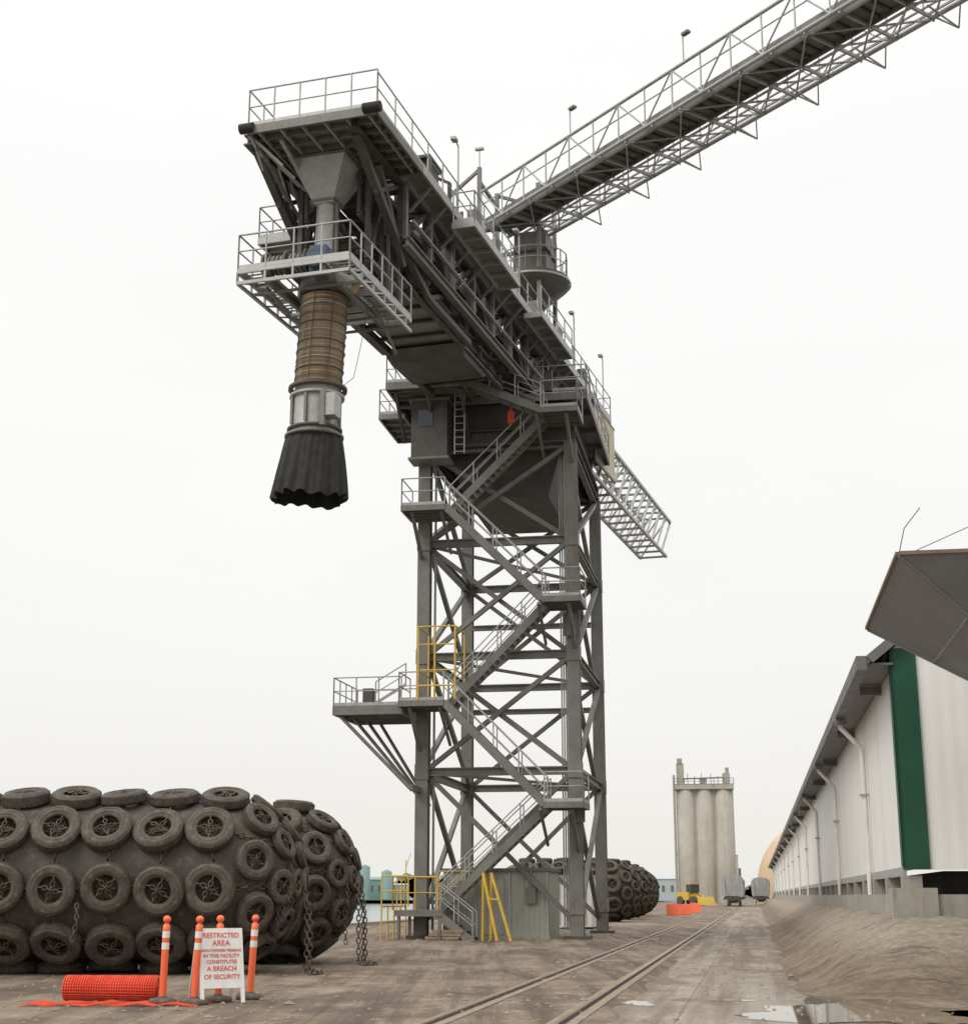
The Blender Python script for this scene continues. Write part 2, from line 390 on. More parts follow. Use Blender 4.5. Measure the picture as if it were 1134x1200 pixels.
s=MB(); YA=-5.55; YB=-6.55; Wd=.85
LZ=[1.07,4.97,8.85,12.75,16.6,20.4]
xl,xr=-1.75,2.1
s.stairs((-.6,YB,0),(-2.0,YB,1.07),Wd,'steel','galv')
s.stairs((xl-.4,YA,LZ[0]),(xr,YA,LZ[1]),Wd,'steel','galv')
s.stairs((xr,YB,LZ[1]),(xl,YB,LZ[2]),Wd,'steel','galv')
s.stairs((xl,YA,LZ[2]),(xr,YA,LZ[3]),Wd,'steel','galv')
s.stairs((xr,YB,LZ[3]),(xl,YB,LZ[4]),Wd,'steel','galv')
s.stairs((xl,YA,LZ[4]),(xr,YA,LZ[5]),Wd,'steel','galv')
s.stairs((xr,YB,LZ[5]),(-1.0,YB,21.8),Wd,'steel','galv')
for i,z in enumerate(LZ):
    if i%2==0:
        x0,x1=-3.5,xl
        s.deck(x0,x1,-7.0,-5.05,z,'grate','steel')
        if i: s.railing([(x1,-7.0,z),(x0,-7.0,z),(x0,-5.05,z)],'galv')
    else:
        x0,x1=xr,3.55
        s.deck(x0,x1,-7.0,-5.05,z,'grate','steel')
        s.railing([(x0,-7.0,z),(x1,-7.0,z),(x1,-5.05,z)],'galv')
    xm=-3.1 if i%2==0 else 3.1
    if i:
        s.beam((xm,-6.9,z-.25),(xm,-B,z-1.9),.12,.14,'steel')
        s.beam((xm*.62,-6.9,z-.25),(xm*.62,-B,z-1.5),.1,.12,'steel')
for x in (-3.4,-1.85):
    for y in (-6.95,-5.1): s.beam((x,y,0),(x,y,1.0),.1,.1,'steel')
s.build('stairway',TW)
p=MB()
p.deck(-6.2,-3.45,-6.6,-3.0,8.75,'grate','steel',bd=.35)
p.railing([(-3.5,-6.6,8.75),(-6.2,-6.6,8.75),(-6.2,-3.0,8.75),(-3.5,-3.0,8.75)],'galv',sp=1.0)
p.box(-5.3,-4.9,-5.6,-5.2,8.75,9.55,'steeld')
for k in range(4):
    y=-6.4+k*1.1; p.tube((-6.0+k*.28,y,8.4),(-3.1,y+.1,5.5-.14*k),.07,'steel',8)
p.beam((-3.1,-6.5,5.6),(-3.1,-B,5.6),.15,.2,'steel')
p.railing([(-4.6,-6.3,8.8),(-3.4,-6.3,9.5)],'galv',h=.9)
p.build('side_platform',TW)
y=MB()
for x in (-2.75,-2.1,-1.3):
    y.tube((x,-7.02,8.85),(x,-7.02,11.7),.04,'yellow',8)
for z in (9.4,10.0,11.0,11.7): y.tube((-2.75,-7.02,z),(-1.3,-7.02,z),.032,'yellow',6)
for x in (-2.75,-1.3):
    y.tube((x,-7.02,11.7),(x,-5.1,11.7),.04,'yellow',6); y.tube((x,-5.1,8.85),(x,-5.1,11.7),.04,'yellow',6); y.tube((x,-7.02,10),(x,-5.1,10),.03,'yellow',6)
for k in range(5): y.tube((-1.3,-7.02,9.0+.55*k),(-1.3,-6.4,9.0+.55*k),.03,'yellow',6)
y.railing([(-1.9,-7.1,1.07),(-3.6,-7.1,1.07),(-3.6,-5.0,1.07),(-2.4,-5.0,1.07)],'yellow',h=1.2,sp=.8,r=.028,toe=False)
y.railing([(-3.9,-7.6,0.0),(-3.9,-3.6,0.0)],'yellow',h=1.2,sp=1.0,r=.03,toe=False)
y.railing([(-3.9,-7.6,1.2),(-2.9,-7.6,1.2)],'yellow',h=1.1,sp=.9,r=.028,toe=False)
y.railing([(-2.3,-5.0,1.3),(-.4,-5.0,1.3)],'yellow',h=1.2,sp=.8,r=.028,toe=False)
for x,sl in ((-.15,.55),(.15,.75)):
    y.beam((x,-7.3,2.4),(x+sl,-7.5,0),.09,.09,'yellow'); y.beam((x,-7.3,2.4),(x-.1,-6.9,0),.09,.09,'yellow')
y.beam((.0,-7.35,1.5),(.45,-7.4,1.45),.06,.06,'yellow')
y.build('yellow_guards',TW)

d=MB()
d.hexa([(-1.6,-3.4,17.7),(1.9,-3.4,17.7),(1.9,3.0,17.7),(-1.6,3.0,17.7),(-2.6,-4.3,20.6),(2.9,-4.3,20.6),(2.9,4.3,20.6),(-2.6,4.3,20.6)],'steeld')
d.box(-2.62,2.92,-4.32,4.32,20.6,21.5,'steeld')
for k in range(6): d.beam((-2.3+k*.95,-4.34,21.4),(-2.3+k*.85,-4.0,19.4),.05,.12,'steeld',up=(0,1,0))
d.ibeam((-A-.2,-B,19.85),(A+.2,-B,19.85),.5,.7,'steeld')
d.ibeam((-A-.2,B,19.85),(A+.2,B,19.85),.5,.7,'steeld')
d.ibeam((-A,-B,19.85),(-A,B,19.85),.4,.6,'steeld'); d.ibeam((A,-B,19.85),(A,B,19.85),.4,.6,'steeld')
d.deck(-4.2,-1.0,-7.0,-4.8,21.8,'grate','steel',bd=.3)
d.deck(-4.2,3.7,-4.8,5.2,21.75,'grate','steel',bd=.35)
d.railing([(-1.0,-7.0,21.8),(-4.2,-7.0,21.8),(-4.2,5.2,21.8),(3.7,5.2,21.8),(3.7,-4.8,21.8),(-1.0,-4.8,21.8)],'galv')
d.deck(-5.1,-4.0,-4.5,-1.0,21.3,'grate','steel'); d.railing([(-4.2,-4.5,21.3),(-5.1,-4.5,21.3),(-5.1,-1.0,21.3)],'galv')
d.lathe([(2.2,21.75),(2.2,22.2),(1.9,22.2),(1.9,22.6)],'steeld',36)
for x in (-3.9,-2.6,-1.2,3.0): d.beam((x,-6.7 if x<0 else -4.6,21.5),(x,-4.8,19.9),.12,.14,'steeld')
for k in range(4): d.box(-.4+k*.8,-.1+k*.8,-4.9,-4.6,21.8,22.5+.2*(k%2),'steeld')
d.build('slew_platform',TW)
c=MB()
c.box(-3.4,-1.9,-5.9,-4.95,18.9,21.3,'steeld'); c.box(-3.1,-2.5,-5.93,-5.9,20.2,20.9,'glass')
c.box(-3.5,-1.8,-6.0,-4.9,21.3,21.4,'steel'); c.box(-3.5,-1.8,-6.0,-4.9,18.8,18.9,'steel')
for sx in (-1.6,-1.2): c.tube((sx,-5.8,19.0),(sx,-5.8,22.4),.03,'galv',6)
for k in range(11): c.tube((-1.6,-5.8,19.1+k*.3),(-1.2,-5.8,19.1+k*.3),.02,'galv',6)
c.tube((.75,-6.0,20.1),(.75,-6.0,20.6),.14,'red',12); c.tube((.75,-6.0,20.6),(.75,-6.0,20.85),.05,'red',8)
c.build('operator_cabin',TW)

# ------------------------------------------------------------------ boom
BM=empty('boom',(0,0,0),R(-17.3),SL)
b=MB()
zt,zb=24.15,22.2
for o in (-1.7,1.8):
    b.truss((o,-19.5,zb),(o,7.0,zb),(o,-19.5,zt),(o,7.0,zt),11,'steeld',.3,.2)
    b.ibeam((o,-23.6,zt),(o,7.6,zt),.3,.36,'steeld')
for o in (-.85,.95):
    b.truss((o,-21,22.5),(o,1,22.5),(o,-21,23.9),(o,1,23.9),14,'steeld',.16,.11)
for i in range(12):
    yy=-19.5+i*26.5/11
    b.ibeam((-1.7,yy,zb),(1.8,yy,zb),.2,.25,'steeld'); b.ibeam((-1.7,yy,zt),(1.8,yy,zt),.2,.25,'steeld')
    b.beam((1.95,yy,zb-.1),(1.95,yy,zt),.14,.2,'steel')
    if i<11:
        b.beam((-1.7,yy,zb-.02),(1.8,yy+2.4,zb-.02),.12,.12,'steeld')
        b.beam((-1.7,yy,zt),(1.8,yy+2.4,zt),.12,.12,'steeld')
b.ibeam((1.98,-19.5,zb-.15),(1.98,7,zb-.15),.25,.34,'steel')
for o in (-1.6,1.7):
    b.beam((o,-23.2,24.0),(o,-19.5,22.0),.24,.24,'steeld'); b.beam((o,-21.3,23.9),(o,-19.0,21.4),.18,.18,'steeld')
    b.beam((o,-19.5,22.2),(o,-16.5,21.3),.2,.2,'steeld'); b.beam((o,-16.5,21.3),(o,-12,21.3),.2,.2,'steeld'); b.beam((o,-16.5,21.3),(o,-14.5,22.2),.15,.15,'steeld')
    b.beam((o,-19.5,24),(o,-21.5,22.9),.15,.15,'steeld')
    b.truss((o*.7,-20.8,21.0),(o*.7,-17,21.0),(o*.7,-20.8,23.8),(o*.7,-17,23.8),3,'steeld',.18,.16)
b.box(-1.3,1.3,-17.5,-7.5,21.45,21.55,'steel')
b.box(-1.35,-1.25,-17.5,-7.5,21.55,22.0,'steeld'); b.box(1.25,1.35,-17.5,-7.5,21.55,22.0,'steeld')
for k in range(8): b.ibeam((-1.7,-17+k*1.3,21.38),(1.7,-17+k*1.3,21.38),.12,.14,'steeld')
b.ibeam((-1.45,-17.6,21.3),(-1.45,-7,21.3),.2,.3,'steeld'); b.ibeam((1.45,-17.6,21.3),(1.45,-7,21.3),.2,.3,'steeld')
b.hexa([(-1.5,-11.6,20.95),(1.4,-11.6,20.95),(1.4,-9.2,20.95),(-1.5,-9.2,20.95),(-1.6,-12.2,21.3),(1.5,-12.2,21.3),(1.5,-8.8,21.3),(-1.6,-8.8,21.3)],'steeld')
b.box(-1.6,1.7,-7.5,4,21.95,22.1,'steeld')
b.box(-.75,.85,-20,3,24.0,24.12,'steeld')
for k in range(24): b.tube((-.8,-20+k,23.3),(.9,-20+k,23.3),.08,'steeld',8)
b.tube((2.02,-19,23.0),(2.02,6,23.0),.05,'galv',6); b.tube((2.02,-19,22.85),(2.02,6,22.85),.035,'steeld',6)
b.build('boom_truss',BM)
wk=MB()
wk.deck(1.95,2.7,-20.0,7.6,24.35,'grate','galv',bd=.25,nb=16)
wk.railing([(2.7,-24,24.35),(2.7,7.6,24.35),(1.95,7.6,24.35)],'galv',sp=1.5)
wk.deck(-1.9,-1.75,-19,7,24.35,'grate','galv',nb=1)
wk.railing([(-1.9,-20,24.35),(-1.9,7,24.35)],'galv',sp=1.6)
for k in range(18):
    yy=-19+k*1.55; wk.beam((2.65,yy,24.1),(1.9,yy,23.3),.07,.09,'steel')
wk.deck(-1.5,2.7,-24.0,-20.0,24.35,'grate','steel',bd=.28,nb=6)
for k in range(6): wk.beam((-1.2+k*.72,-23.9,24.16),(-1.2+k*.72,-20.1,24.16),.05,.14,'galv')
wk.railing([(-1.5,-20,24.35),(-1.5,-24,24.35),(2.7,-24,24.35)],'galv',sp=.9,h=1.2)
wk.tube((-1.75,-24.05,24.25),(-1.3,-24.05,24.25),.16,'dark',12); wk.tube((2.3,-24.1,24.25),(2.85,-24.1,24.25),.16,'dark',12)
for k in range(5):
    wk.beam((-1.5,-23.7+k*.9,24.1),(-1.5+.8,-23.2+k*.9,23.3),.07,.07,'galv')
    wk.beam((-1.5,-23.7+k*.9,24.1),(-1.5,-22.9+k*.9,23.4),.06,.06,'galv')
wk.beam((-1.5,-23.9,24.1),(-1.5,-19,22.7),.1,.14,'galv'); wk.beam((-.7,-23.4,24.1),(-.7,-19,22.9),.1,.12,'galv')
wk.deck(2.72,3.5,-17.0,-11.5,23.7,'grate','galv',bd=.22,nb=4)
wk.railing([(2.75,-17,23.7),(3.5,-17,23.7),(3.5,-11.5,23.7)],'galv',sp=1.1)
wk.deck(2.72,3.4,-8,-3,23.9,'grate','galv',bd=.22,nb=3); wk.railing([(3.4,-8,23.9),(3.4,-3,23.9)],'galv',sp=1.2)
wk.deck(-2.9,-1.75,-20.2,-17.2,22.5,'grate','galv'); wk.railing([(-1.8,-20.2,22.5),(-2.9,-20.2,22.5),(-2.9,-17.2,22.5)],'galv',sp=.9)
wk.box(1.1,2.0,-17.4,-16.4,24.5,26.0,'steeld'); wk.box(.9,2.1,-17.6,-16.2,26.0,26.1,'steeld')
for (x,yy) in ((.9,-17.6),(2.1,-17.6),(2.1,-15.5),(.9,-15.5)): wk.beam((x,yy,24.4),(x,yy,26.0),.12,.12,'steeld')
wk.beam((.9,-17.6,26),(2.1,-15.5,26),.08,.08,'steeld')
wk.box(.2,1.6,-19.3,-18.2,24.4,25.4,'steeld'); wk.tube((1.2,-19.8,25),(1.2,-18,25),.35,'steeld',14)
wk.box(-.6,.9,-14,-11,24.2,25.2,'steeld'); wk.box(0,1.0,-9,-6,24.2,25.0,'steeld')
for (yy,h_) in ((-13.5,1.4),(-10.2,1.0),(-5.2,1.1),(-1.5,1.3),(3.2,1.0)):
    wk.box(2.1,2.45,yy,yy+.7,24.5,24.5+h_,'steel'); wk.beam((1.8,yy+.3,24.3),(1.8,yy+.3,24.6+h_),.1,.1,'steeld')
for yy in (-16.2,-8.5,.5,6.3):
    wk.tube((2.65,yy,24.4),(2.65,yy,27.0),.03,'galv',6); wk.tube((2.65,yy,27.0),(2.65,yy-.35,27.05),.03,'galv',6); wk.box(2.55,2.75,yy-.6,yy-.3,26.98,27.08,'galv')
wk.build('boom_walkways',BM)
cb=MB()
for o in (1.1,2.6):
    cb.truss((o-.1,4.0,20.7),(o-.1,22.9,20.7),(o,4.0,23.0),(o,24.0,23.0),13,'galv',.15,.10,verts=False,alt=False)
for k in range(14):
    yy=4+k*1.45; cb.beam((1.0,yy,20.7),(2.5,yy,20.7),.09,.11,'steel'); cb.beam((1.1,yy,23.0),(2.6,yy+.1,23.0),.09,.11,'steel')
    cb.beam((1.0,yy,20.7),(2.6,yy+.1,23.0),.09,.09,'galv')
cb.box(2.72,2.78,3.9,8.0,21.2,23.9,'board')
for zz_ in (21.2,23.9): cb.beam((2.75,3.85,zz_),(2.75,8.05,zz_),.1,.1,'steel')
cb.build('counter_boom',BM)

# spout
sp=MB(); sx,sy=0.0,-21.3
def rect(cx,cy,hw,hd,z): return [(cx-hw,cy-hd,z),(cx+hw,cy-hd,z),(cx+hw,cy+hd,z),(cx-hw,cy+hd,z)]
sp.hexa(rect(sx,sy,.33,.33,22.7)+rect(sx,sy,.95,.95,24.05),'galv')
for zz_ in (24.0,22.75):
    hw=.98 if zz_>23 else .4
    sp.box(sx-hw,sx+hw,sy-hw,sy+hw,zz_,zz_+.08,'steel')
sp.tube((sx,sy,20.3),(sx,sy,22.75),.3,'galv',20)
sp.beam((sx+.38,sy-.1,20.4),(sx+.38,sy-.1,23.2),.08,.12,'steel')
sp.tube((sx-.45,sy+.2,20.3),(sx-.4,sy+.2,23.6),.05,'galv',8)
TL=(.05,0.0)
def ring(r,z,h,mat): sp.lathe([(r*.85,z),(r,z),(r,z+h),(r*.85,z+h)],mat,32,org=(sx-.05*19.6,sy,0),tilt=TL)
def LA(prof,mat,n=40): sp.lathe(prof,mat,n,org=(sx-.05*19.6,sy,0),tilt=TL)
LA([(.3,20.45),(.55,20.4),(.78,20.2),(.78,19.6),(.7,19.6)],'steeld')
prof=[]; nz=24
for i in range(nz*3+1):
    z=19.6-(19.6-16.7)*i/(nz*3); prof.append((((.665,.705,.73)[i%3]+.012*math.sin(i*1.7)),z))
LA(prof,'bellows')
for k in range(9): ring(.748+.01*(k%2),19.2-k*.29,.03,'steel' if k%3 else 'galv')
for k in range(5):
    a=math.pi*.9; z=19.2-k*.5
    sp.tube((sx-.05*(19.6-z)+.75*math.cos(a),sy+.75*math.sin(a)-.1,z),(sx-.05*(19.6-z)+.82*math.cos(a),sy-.1,z-.3),.025,'rim',6)
ring(.90,16.55,.1,'steeld'); ring(.84,16.3,.08,'galv')
LA([(.7,16.65),(.74,16.2),(.72,15.3),(.8,15.05)],'galv')
ring(.84,15.25,.08,'steeld'); ring(.9,15.05,.07,'steel')
for k in range(8):
    a=k*math.pi/4; cx=sx-.05*19.6+.05*15.8; sp.box(cx+.78*math.cos(a)-.04,cx+.78*math.cos(a)+.04,sy+.78*math.sin(a)-.04,sy+.78*math.sin(a)+.04,15.4,16.4,'steel')
    sp.tube((sx-.05*3+.76*math.cos(a),sy+.76*math.sin(a),16.6),(sx+.76*math.cos(a),sy+.76*math.sin(a),19.6),.014,'steeld',5)
sp.box(sx+.42,sx+.75,sy-.8,sy-.3,15.5,16.2,'galv'); sp.box(sx+.3,sx+.45,sy-.85,sy-.7,15.2,16.3,'steel')
n=120; rows=12; vs=[]
for j in range(rows+1):
    u=j/rows; z=15.1-1.95*u; rb=.80+.27*u**.8
    for i in range(n):
        a=2*math.pi*i/n; fold=math.sin(13*a+.6*math.sin(3*a)+.7*math.sin(2*u+a))
        rr=rb*(1+.06*(.25+u)*fold*(.8+.4*math.sin(2*a+.5))+.02*math.sin(29*a+2*u)+.035*math.sin(2*a+1))
        zz_=z+(.05*fold+.07*math.sin(3*a+1))*u**3
        vs.append((sx-.05*(19.6-z)+rr*math.cos(a),sy+rr*math.sin(a),zz_))
sp.add(vs,[(j*n+i,j*n+(i+1)%n,(j+1)*n+(i+1)%n,(j+1)*n+i) for j in range(rows) for i in range(n)],'canvas',True)
sp.build('loading_spout',BM)
pf=MB()
z0=19.75
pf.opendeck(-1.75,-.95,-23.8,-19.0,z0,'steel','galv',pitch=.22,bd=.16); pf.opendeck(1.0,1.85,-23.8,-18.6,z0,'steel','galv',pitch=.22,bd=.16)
pf.opendeck(-.95,1.0,-20.0,-19.0,z0-.003,'steel','galv',pitch=.25,bd=.16)
pf.railing([(1.85,-18.6,z0),(1.85,-23.8,z0),(-1.75,-23.8,z0),(-1.75,-19.0,z0),(-.8,-19.0,z0)],'galv',sp=.9,r=.03)
pf.beam((-1.75,-23.8,z0-.45),(-1.75,-19,z0-.45),.08,.1,'galv'); pf.beam((1.85,-23.8,z0-.45),(1.85,-18.6,z0-.45),.08,.1,'galv')
pf.beam((-1.75,-23.8,z0-.45),(1.85,-23.8,z0-.45),.08,.1,'galv'); pf.beam((-1.75,-23.8,z0-.08),(1.85,-23.8,z0-.08),.08,.12,'galv')
for k in range(6):
    yk=-23.8+k*.94
    pf.beam((-1.75,yk,z0-.45),(-1.75,yk,z0-.1),.06,.06,'galv'); pf.beam((1.85,yk,z0-.45),(1.85,yk,z0-.1),.06,.06,'galv')
    pf.beam((-1.75,yk,z0-.45),(1.85,yk,z0-.45),.06,.08,'steel') if k in (0,1,4,5) else None
    if k<5: pf.beam((1.85,yk,z0-.45),(1.85,yk+.94,z0-.1),.05,.05,'galv'); pf.beam((-1.75,yk,z0-.45),(-1.75,yk+.94,z0-.1),.05,.05,'galv')
for k in range(5):
    xk=-1.75+k*.9; pf.beam((xk,-23.8,z0-.45),(xk,-23.8,z0-.1),.06,.06,'galv')
# winch drums, motors
zd=z0+.22; yd=-23.25
pf.tube((-1.0,yd,zd),(.3,yd,zd),.27,'steeld',18); 
for xx in (-1.05,-.35,.3): pf.tube((xx-.04,yd,zd),(xx+.04,yd,zd),.40,'steeld',20)
for k in range(9): pf.tube((-.93+k*.14,yd,zd),(-.87+k*.14,yd,zd),.30,'steel',16)
pf.box(.42,.95,-23.5,-22.8,z0-.25,z0+.6,'blue'); pf.tube((.68,-23.62,z0+.2),(.68,-22.6,z0+.2),.33,'blue',16)
pf.tube((.9,-22.9,z0-.1),(1.5,-22.6,z0-.4),.2,'galv',14); pf.tube((1.5,-22.6,z0-.4),(1.64,-22.5,z0-.48),.25,'bellows',14)
pf.box(-.95,.95,-21.95,-20.6,z0+.45,z0+.6,'steeld'); pf.box(-.9,.5,-22.2,-22.0,z0+.5,z0+.85,'red')
pf.tube((-.7,-22.3,z0+.7),(.7,-22.3,z0+.7),.16,'rim',14); pf.tube((-.7,-20.4,z0+.6),(.7,-20.4,z0+.6),.2,'red',14)
for x in (-.95,1.0): pf.ibeam((x,-23.75,z0-.25),(x,-19,z0-.25),.12,.26,'steel')
for xx in (-1.5,1.6):
    for yy in (-20.0,-19.1): pf.beam((xx,yy,z0),(xx*.95,yy+.1,22.3),.1,.1,'steeld')
pf.tube((1.3,-20.5,z0-.1),(1.2,-18.2,z0-1.0),.05,'steel',8); pf.tube((-1.2,-23.0,z0-.3),(-.9,-22.0,z0-.8),.06,'steel',8)
pf.poly([(1.2,-20.6,z0),(1.1,-20.9,18.2),(.9,-21,17.0),(.5,-21.2,16.6)],.01,'steeld',5)
pf.build('spout_service_platform',BM)
# transfer tower above slew axis
tr=MB()
tr.lathe([(.32,24.6),(.32,26.9),(.5,27.4),(1.55,28.35),(1.6,28.45),(1.6,28.75),(1.5,28.8),(0.1,28.8)],'steeld',44,org=(.95,0,0))
tr.lathe([(1.62,28.5),(1.68,28.5),(1.68,28.6),(1.62,28.6)],'galv',44,org=(.95,0,0))
tr.box(.2,1.7,-.7,.7,28.8,30.9,'steel'); tr.box(.1,1.8,-.8,.8,29.9,30.0,'steeld')
pts=[(.95+1.5*math.cos(a*math.pi/8),1.5*math.sin(a*math.pi/8),28.8) for a in range(17)]
tr.railing(pts,'galv',sp=.7,toe=False)
for (x,yy) in ((-1.3,-1.2),(1.5,-1.2),(1.5,1.6),(-1.3,1.6)):
    tr.beam((x,yy,24.3),(x,yy,34.2 if x<0 else 33.0),.18,.18,'steel')
for z in (26.5,28.8,31.0,33.5):
    for p_,q_ in (((-1.3,-1.2),(1.5,-1.2)),((1.5,-1.2),(1.5,1.6)),((-1.3,-1.2),(-1.3,1.6)),((-1.3,1.6),(1.5,1.6))):
        if z==33.5 and (p_[0]>0 or q_[0]>0): continue
        tr.beam((*p_,z),(*q_,z),.13,.16,'steel')
tr.beam((-1.3,-1.2,26.5),(1.5,-1.2,28.8),.1,.1,'steel'); tr.beam((-1.3,-1.2,31),(-1.3,1.6,28.8),.1,.1,'steel')
tr.tube((-.9,0,24.5),(-.9,0,31),.25,'galv',16)
tr.opendeck(-2.1,-1.3,-1.4,1.6,28.8,'grate','galv'); tr.railing([(-1.3,-1.4,28.8),(-2.1,-1.4,28.8),(-2.1,1.6,28.8)],'galv')
tr.opendeck(-2.1,-1.3,-1.4,1.6,26.5,'grate','galv'); tr.railing([(-1.3,-1.4,26.5),(-2.1,-1.4,26.5),(-2.1,1.6,26.5)],'galv')
tr.beam((-1.3,-1.2,34.1),(-3.6,-.8,32.6),.12,.14,'steel'); tr.beam((-1.3,1.6,34.1),(1.5,2.4,33.2),.12,.14,'steel')
tr.beam((-3.6,-.8,32.6),(-1.3,-1.2,31),.1,.1,'steel')
tr.tube((-1.3,-1.2,34.2),(-1.3,-1.2,35.2),.03,'galv',6); tr.box(-1.5,-1.1,-1.3,-1.1,35.1,35.2,'galv')
tr.build('transfer_tower',BM)

# ------------------------------------------------------------------ conveyor gallery
GA=empty('conveyor_gallery',(.46,61.8,0),math.atan2(-.814,.58))
ga=MB(); x0,x1=-1.0,62; zf=31.1
ga.box(x0,x1,.25,1.5,zf+.0,zf+.10,'steel')
ga.box(x0,x1,.22,.28,zf-.2,zf+.45,'steel'); ga.box(x0,x1,1.47,1.53,zf-.2,zf+.65,'steel')
ga.box(x0,x1,.4,1.35,zf+.5,zf+.58,'dark')
for i in range(int((x1-x0)/1.6)):
    xx=x0+.4+i*1.6
    ga.beam((xx,-.02,zf-.12),(xx,3.0,zf-.12),.09,.12,'galv')
    ga.beam((xx+.5,.28,zf-.06),(xx+.5,1.47,zf-.06),.12,.1,'steeld'); ga.beam((xx+1.0,.28,zf-.06),(xx+1.0,1.47,zf-.06),.12,.1,'steeld')
for i in range(int((x1-x0)/3.2)):
    xx=x0+.4+i*3.2
    ga.beam((xx,0.05,zf-.18),(xx+3.2,2.95,zf-.18),.06,.06,'galv'); ga.beam((xx+3.2,.05,zf-.25),(xx,2.95,zf-.25),.06,.06,'galv')
    ga.beam((xx,1.6,zf-.1),(xx+1.6,2.95,zf-.1),.06,.06,'galv'); ga.beam((xx+3.2,1.6,zf-.1),(xx+1.6,2.95,zf-.1),.06,.06,'galv')
    ga.beam((xx,3.0,zf-.05),(xx+.5,3.65,zf-.5),.05,.05,'galv'); ga.beam((xx+1.1,3.0,zf-.05),(xx+.5,3.65,zf-.5),.05,.05,'galv'); ga.beam((xx+.5,2.0,zf-.25),(xx+.5,3.65,zf-.5),.05,.05,'galv')
ga.tube((x0,0,zf+1.7),(x1,0,zf+1.7),.07,'galv',8); ga.tube((x0,0,zf-.03),(x1,0,zf-.03),.08,'galv',8)
ga.tube((x0,0,zf+1.05),(x1,0,zf+1.05),.03,'galv',6)
m=int((x1-x0)/1.6)
for i in range(m):
    xx=x0+i*1.6
    ga.tube((xx,0,zf),(xx,0,zf+1.7),.035,'galv',6); ga.tube((xx,0,zf+(0 if i%2 else 1.7)),(xx+1.6,0,zf+(1.7 if i%2 else 0)),.04,'galv',6)
    ga.tube((xx,3.0,zf),(xx,3.0,zf+1.5),.035,'galv',6); ga.tube((xx,3.0,zf+(0 if i%2 else 1.5)),(xx+1.6,3.0,zf+(1.5 if i%2 else 0)),.035,'galv',6)
ga.tube((x0,3.0,zf+1.5),(x1,3.0,zf+1.5),.06,'galv',8)
ga.tube((x0,3.0,zf-.05),(x1,3.0,zf-.05),.10,'galv',8)
ga.opendeck(x0,x1,1.95,2.75,zf+.02,'galv','galv',pitch=.4,bd=.08)
for xx in (5.5,12.5,19.5,27):
    ga.tube((xx,0,zf+1.7),(xx,0,zf+2.9),.03,'galv',6); ga.tube((xx,0,zf+2.9),(xx+.25,0,zf+2.95),.03,'galv',6); ga.box(xx+.0,xx+.35,-.1,.1,zf+2.85,zf+2.95,'steel')
for yy in (.0,3.0):
    for dx in (-1.2,1.2): ga.beam((46+dx*1.8,yy+(yy-1.5)*.6,0),(46+dx,yy,zf-.3),.35,.35,'steel')
for z in range(4,26,6):
    f=1.8-.8*z/31; ga.beam((46-1.2*f,-.4,z),(46+1.2*f,-.4,z+4),.15,.15,'steel')
ga.build('gallery_truss',GA)

# ------------------------------------------------------------------ fenders
def tyre_mesh():
    mb=MB(); prof=[(.29,-.06),(.275,-.09),(.30,-.12),(.40,-.145),(.48,-.13),(.52,-.09),(.53,-.03),(.53,.03),(.52,.09),(.48,.13),(.40,.145),(.30,.12),(.275,.09),(.29,.06),(.42,.05),(.44,0),(.42,-.05),(.29,-.06)]
    mb.lathe(prof,'rubber',32)
    mb.lathe([(.36,.143),(.37,.152),(.38,.146)],'rubber',32); mb.lathe([(.45,.139),(.46,.146),(.47,.137)],'rubber',32)
    for k in range(60):
        a=2*math.pi*k/60
        for zz in (-.055,.055):
            c=Vector((.53*math.cos(a),.53*math.sin(a),zz)); d_=Vector((math.cos(a),math.sin(a),0))
            mb.beam(c-d_*.012,c+d_*.006,.03,.075,'rubber',up=(0,0,1))
    chain(mb,[(-.42,.05,.02),(-.1,0,.10),(.15,-.02,.10),(.42,.03,.02)],w=.045,r=.014,L=.15)
    chain(mb,[(.04,-.42,.02),(0,-.1,.12),(.02,.1,.12),(-.03,.42,.02)],w=.045,r=.014,L=.15)
    o=mb.build('tyre_src'); me=o.data; bpy.data.objects.remove(o); me.name='tyre'; return me
TY=tyre_mesh()
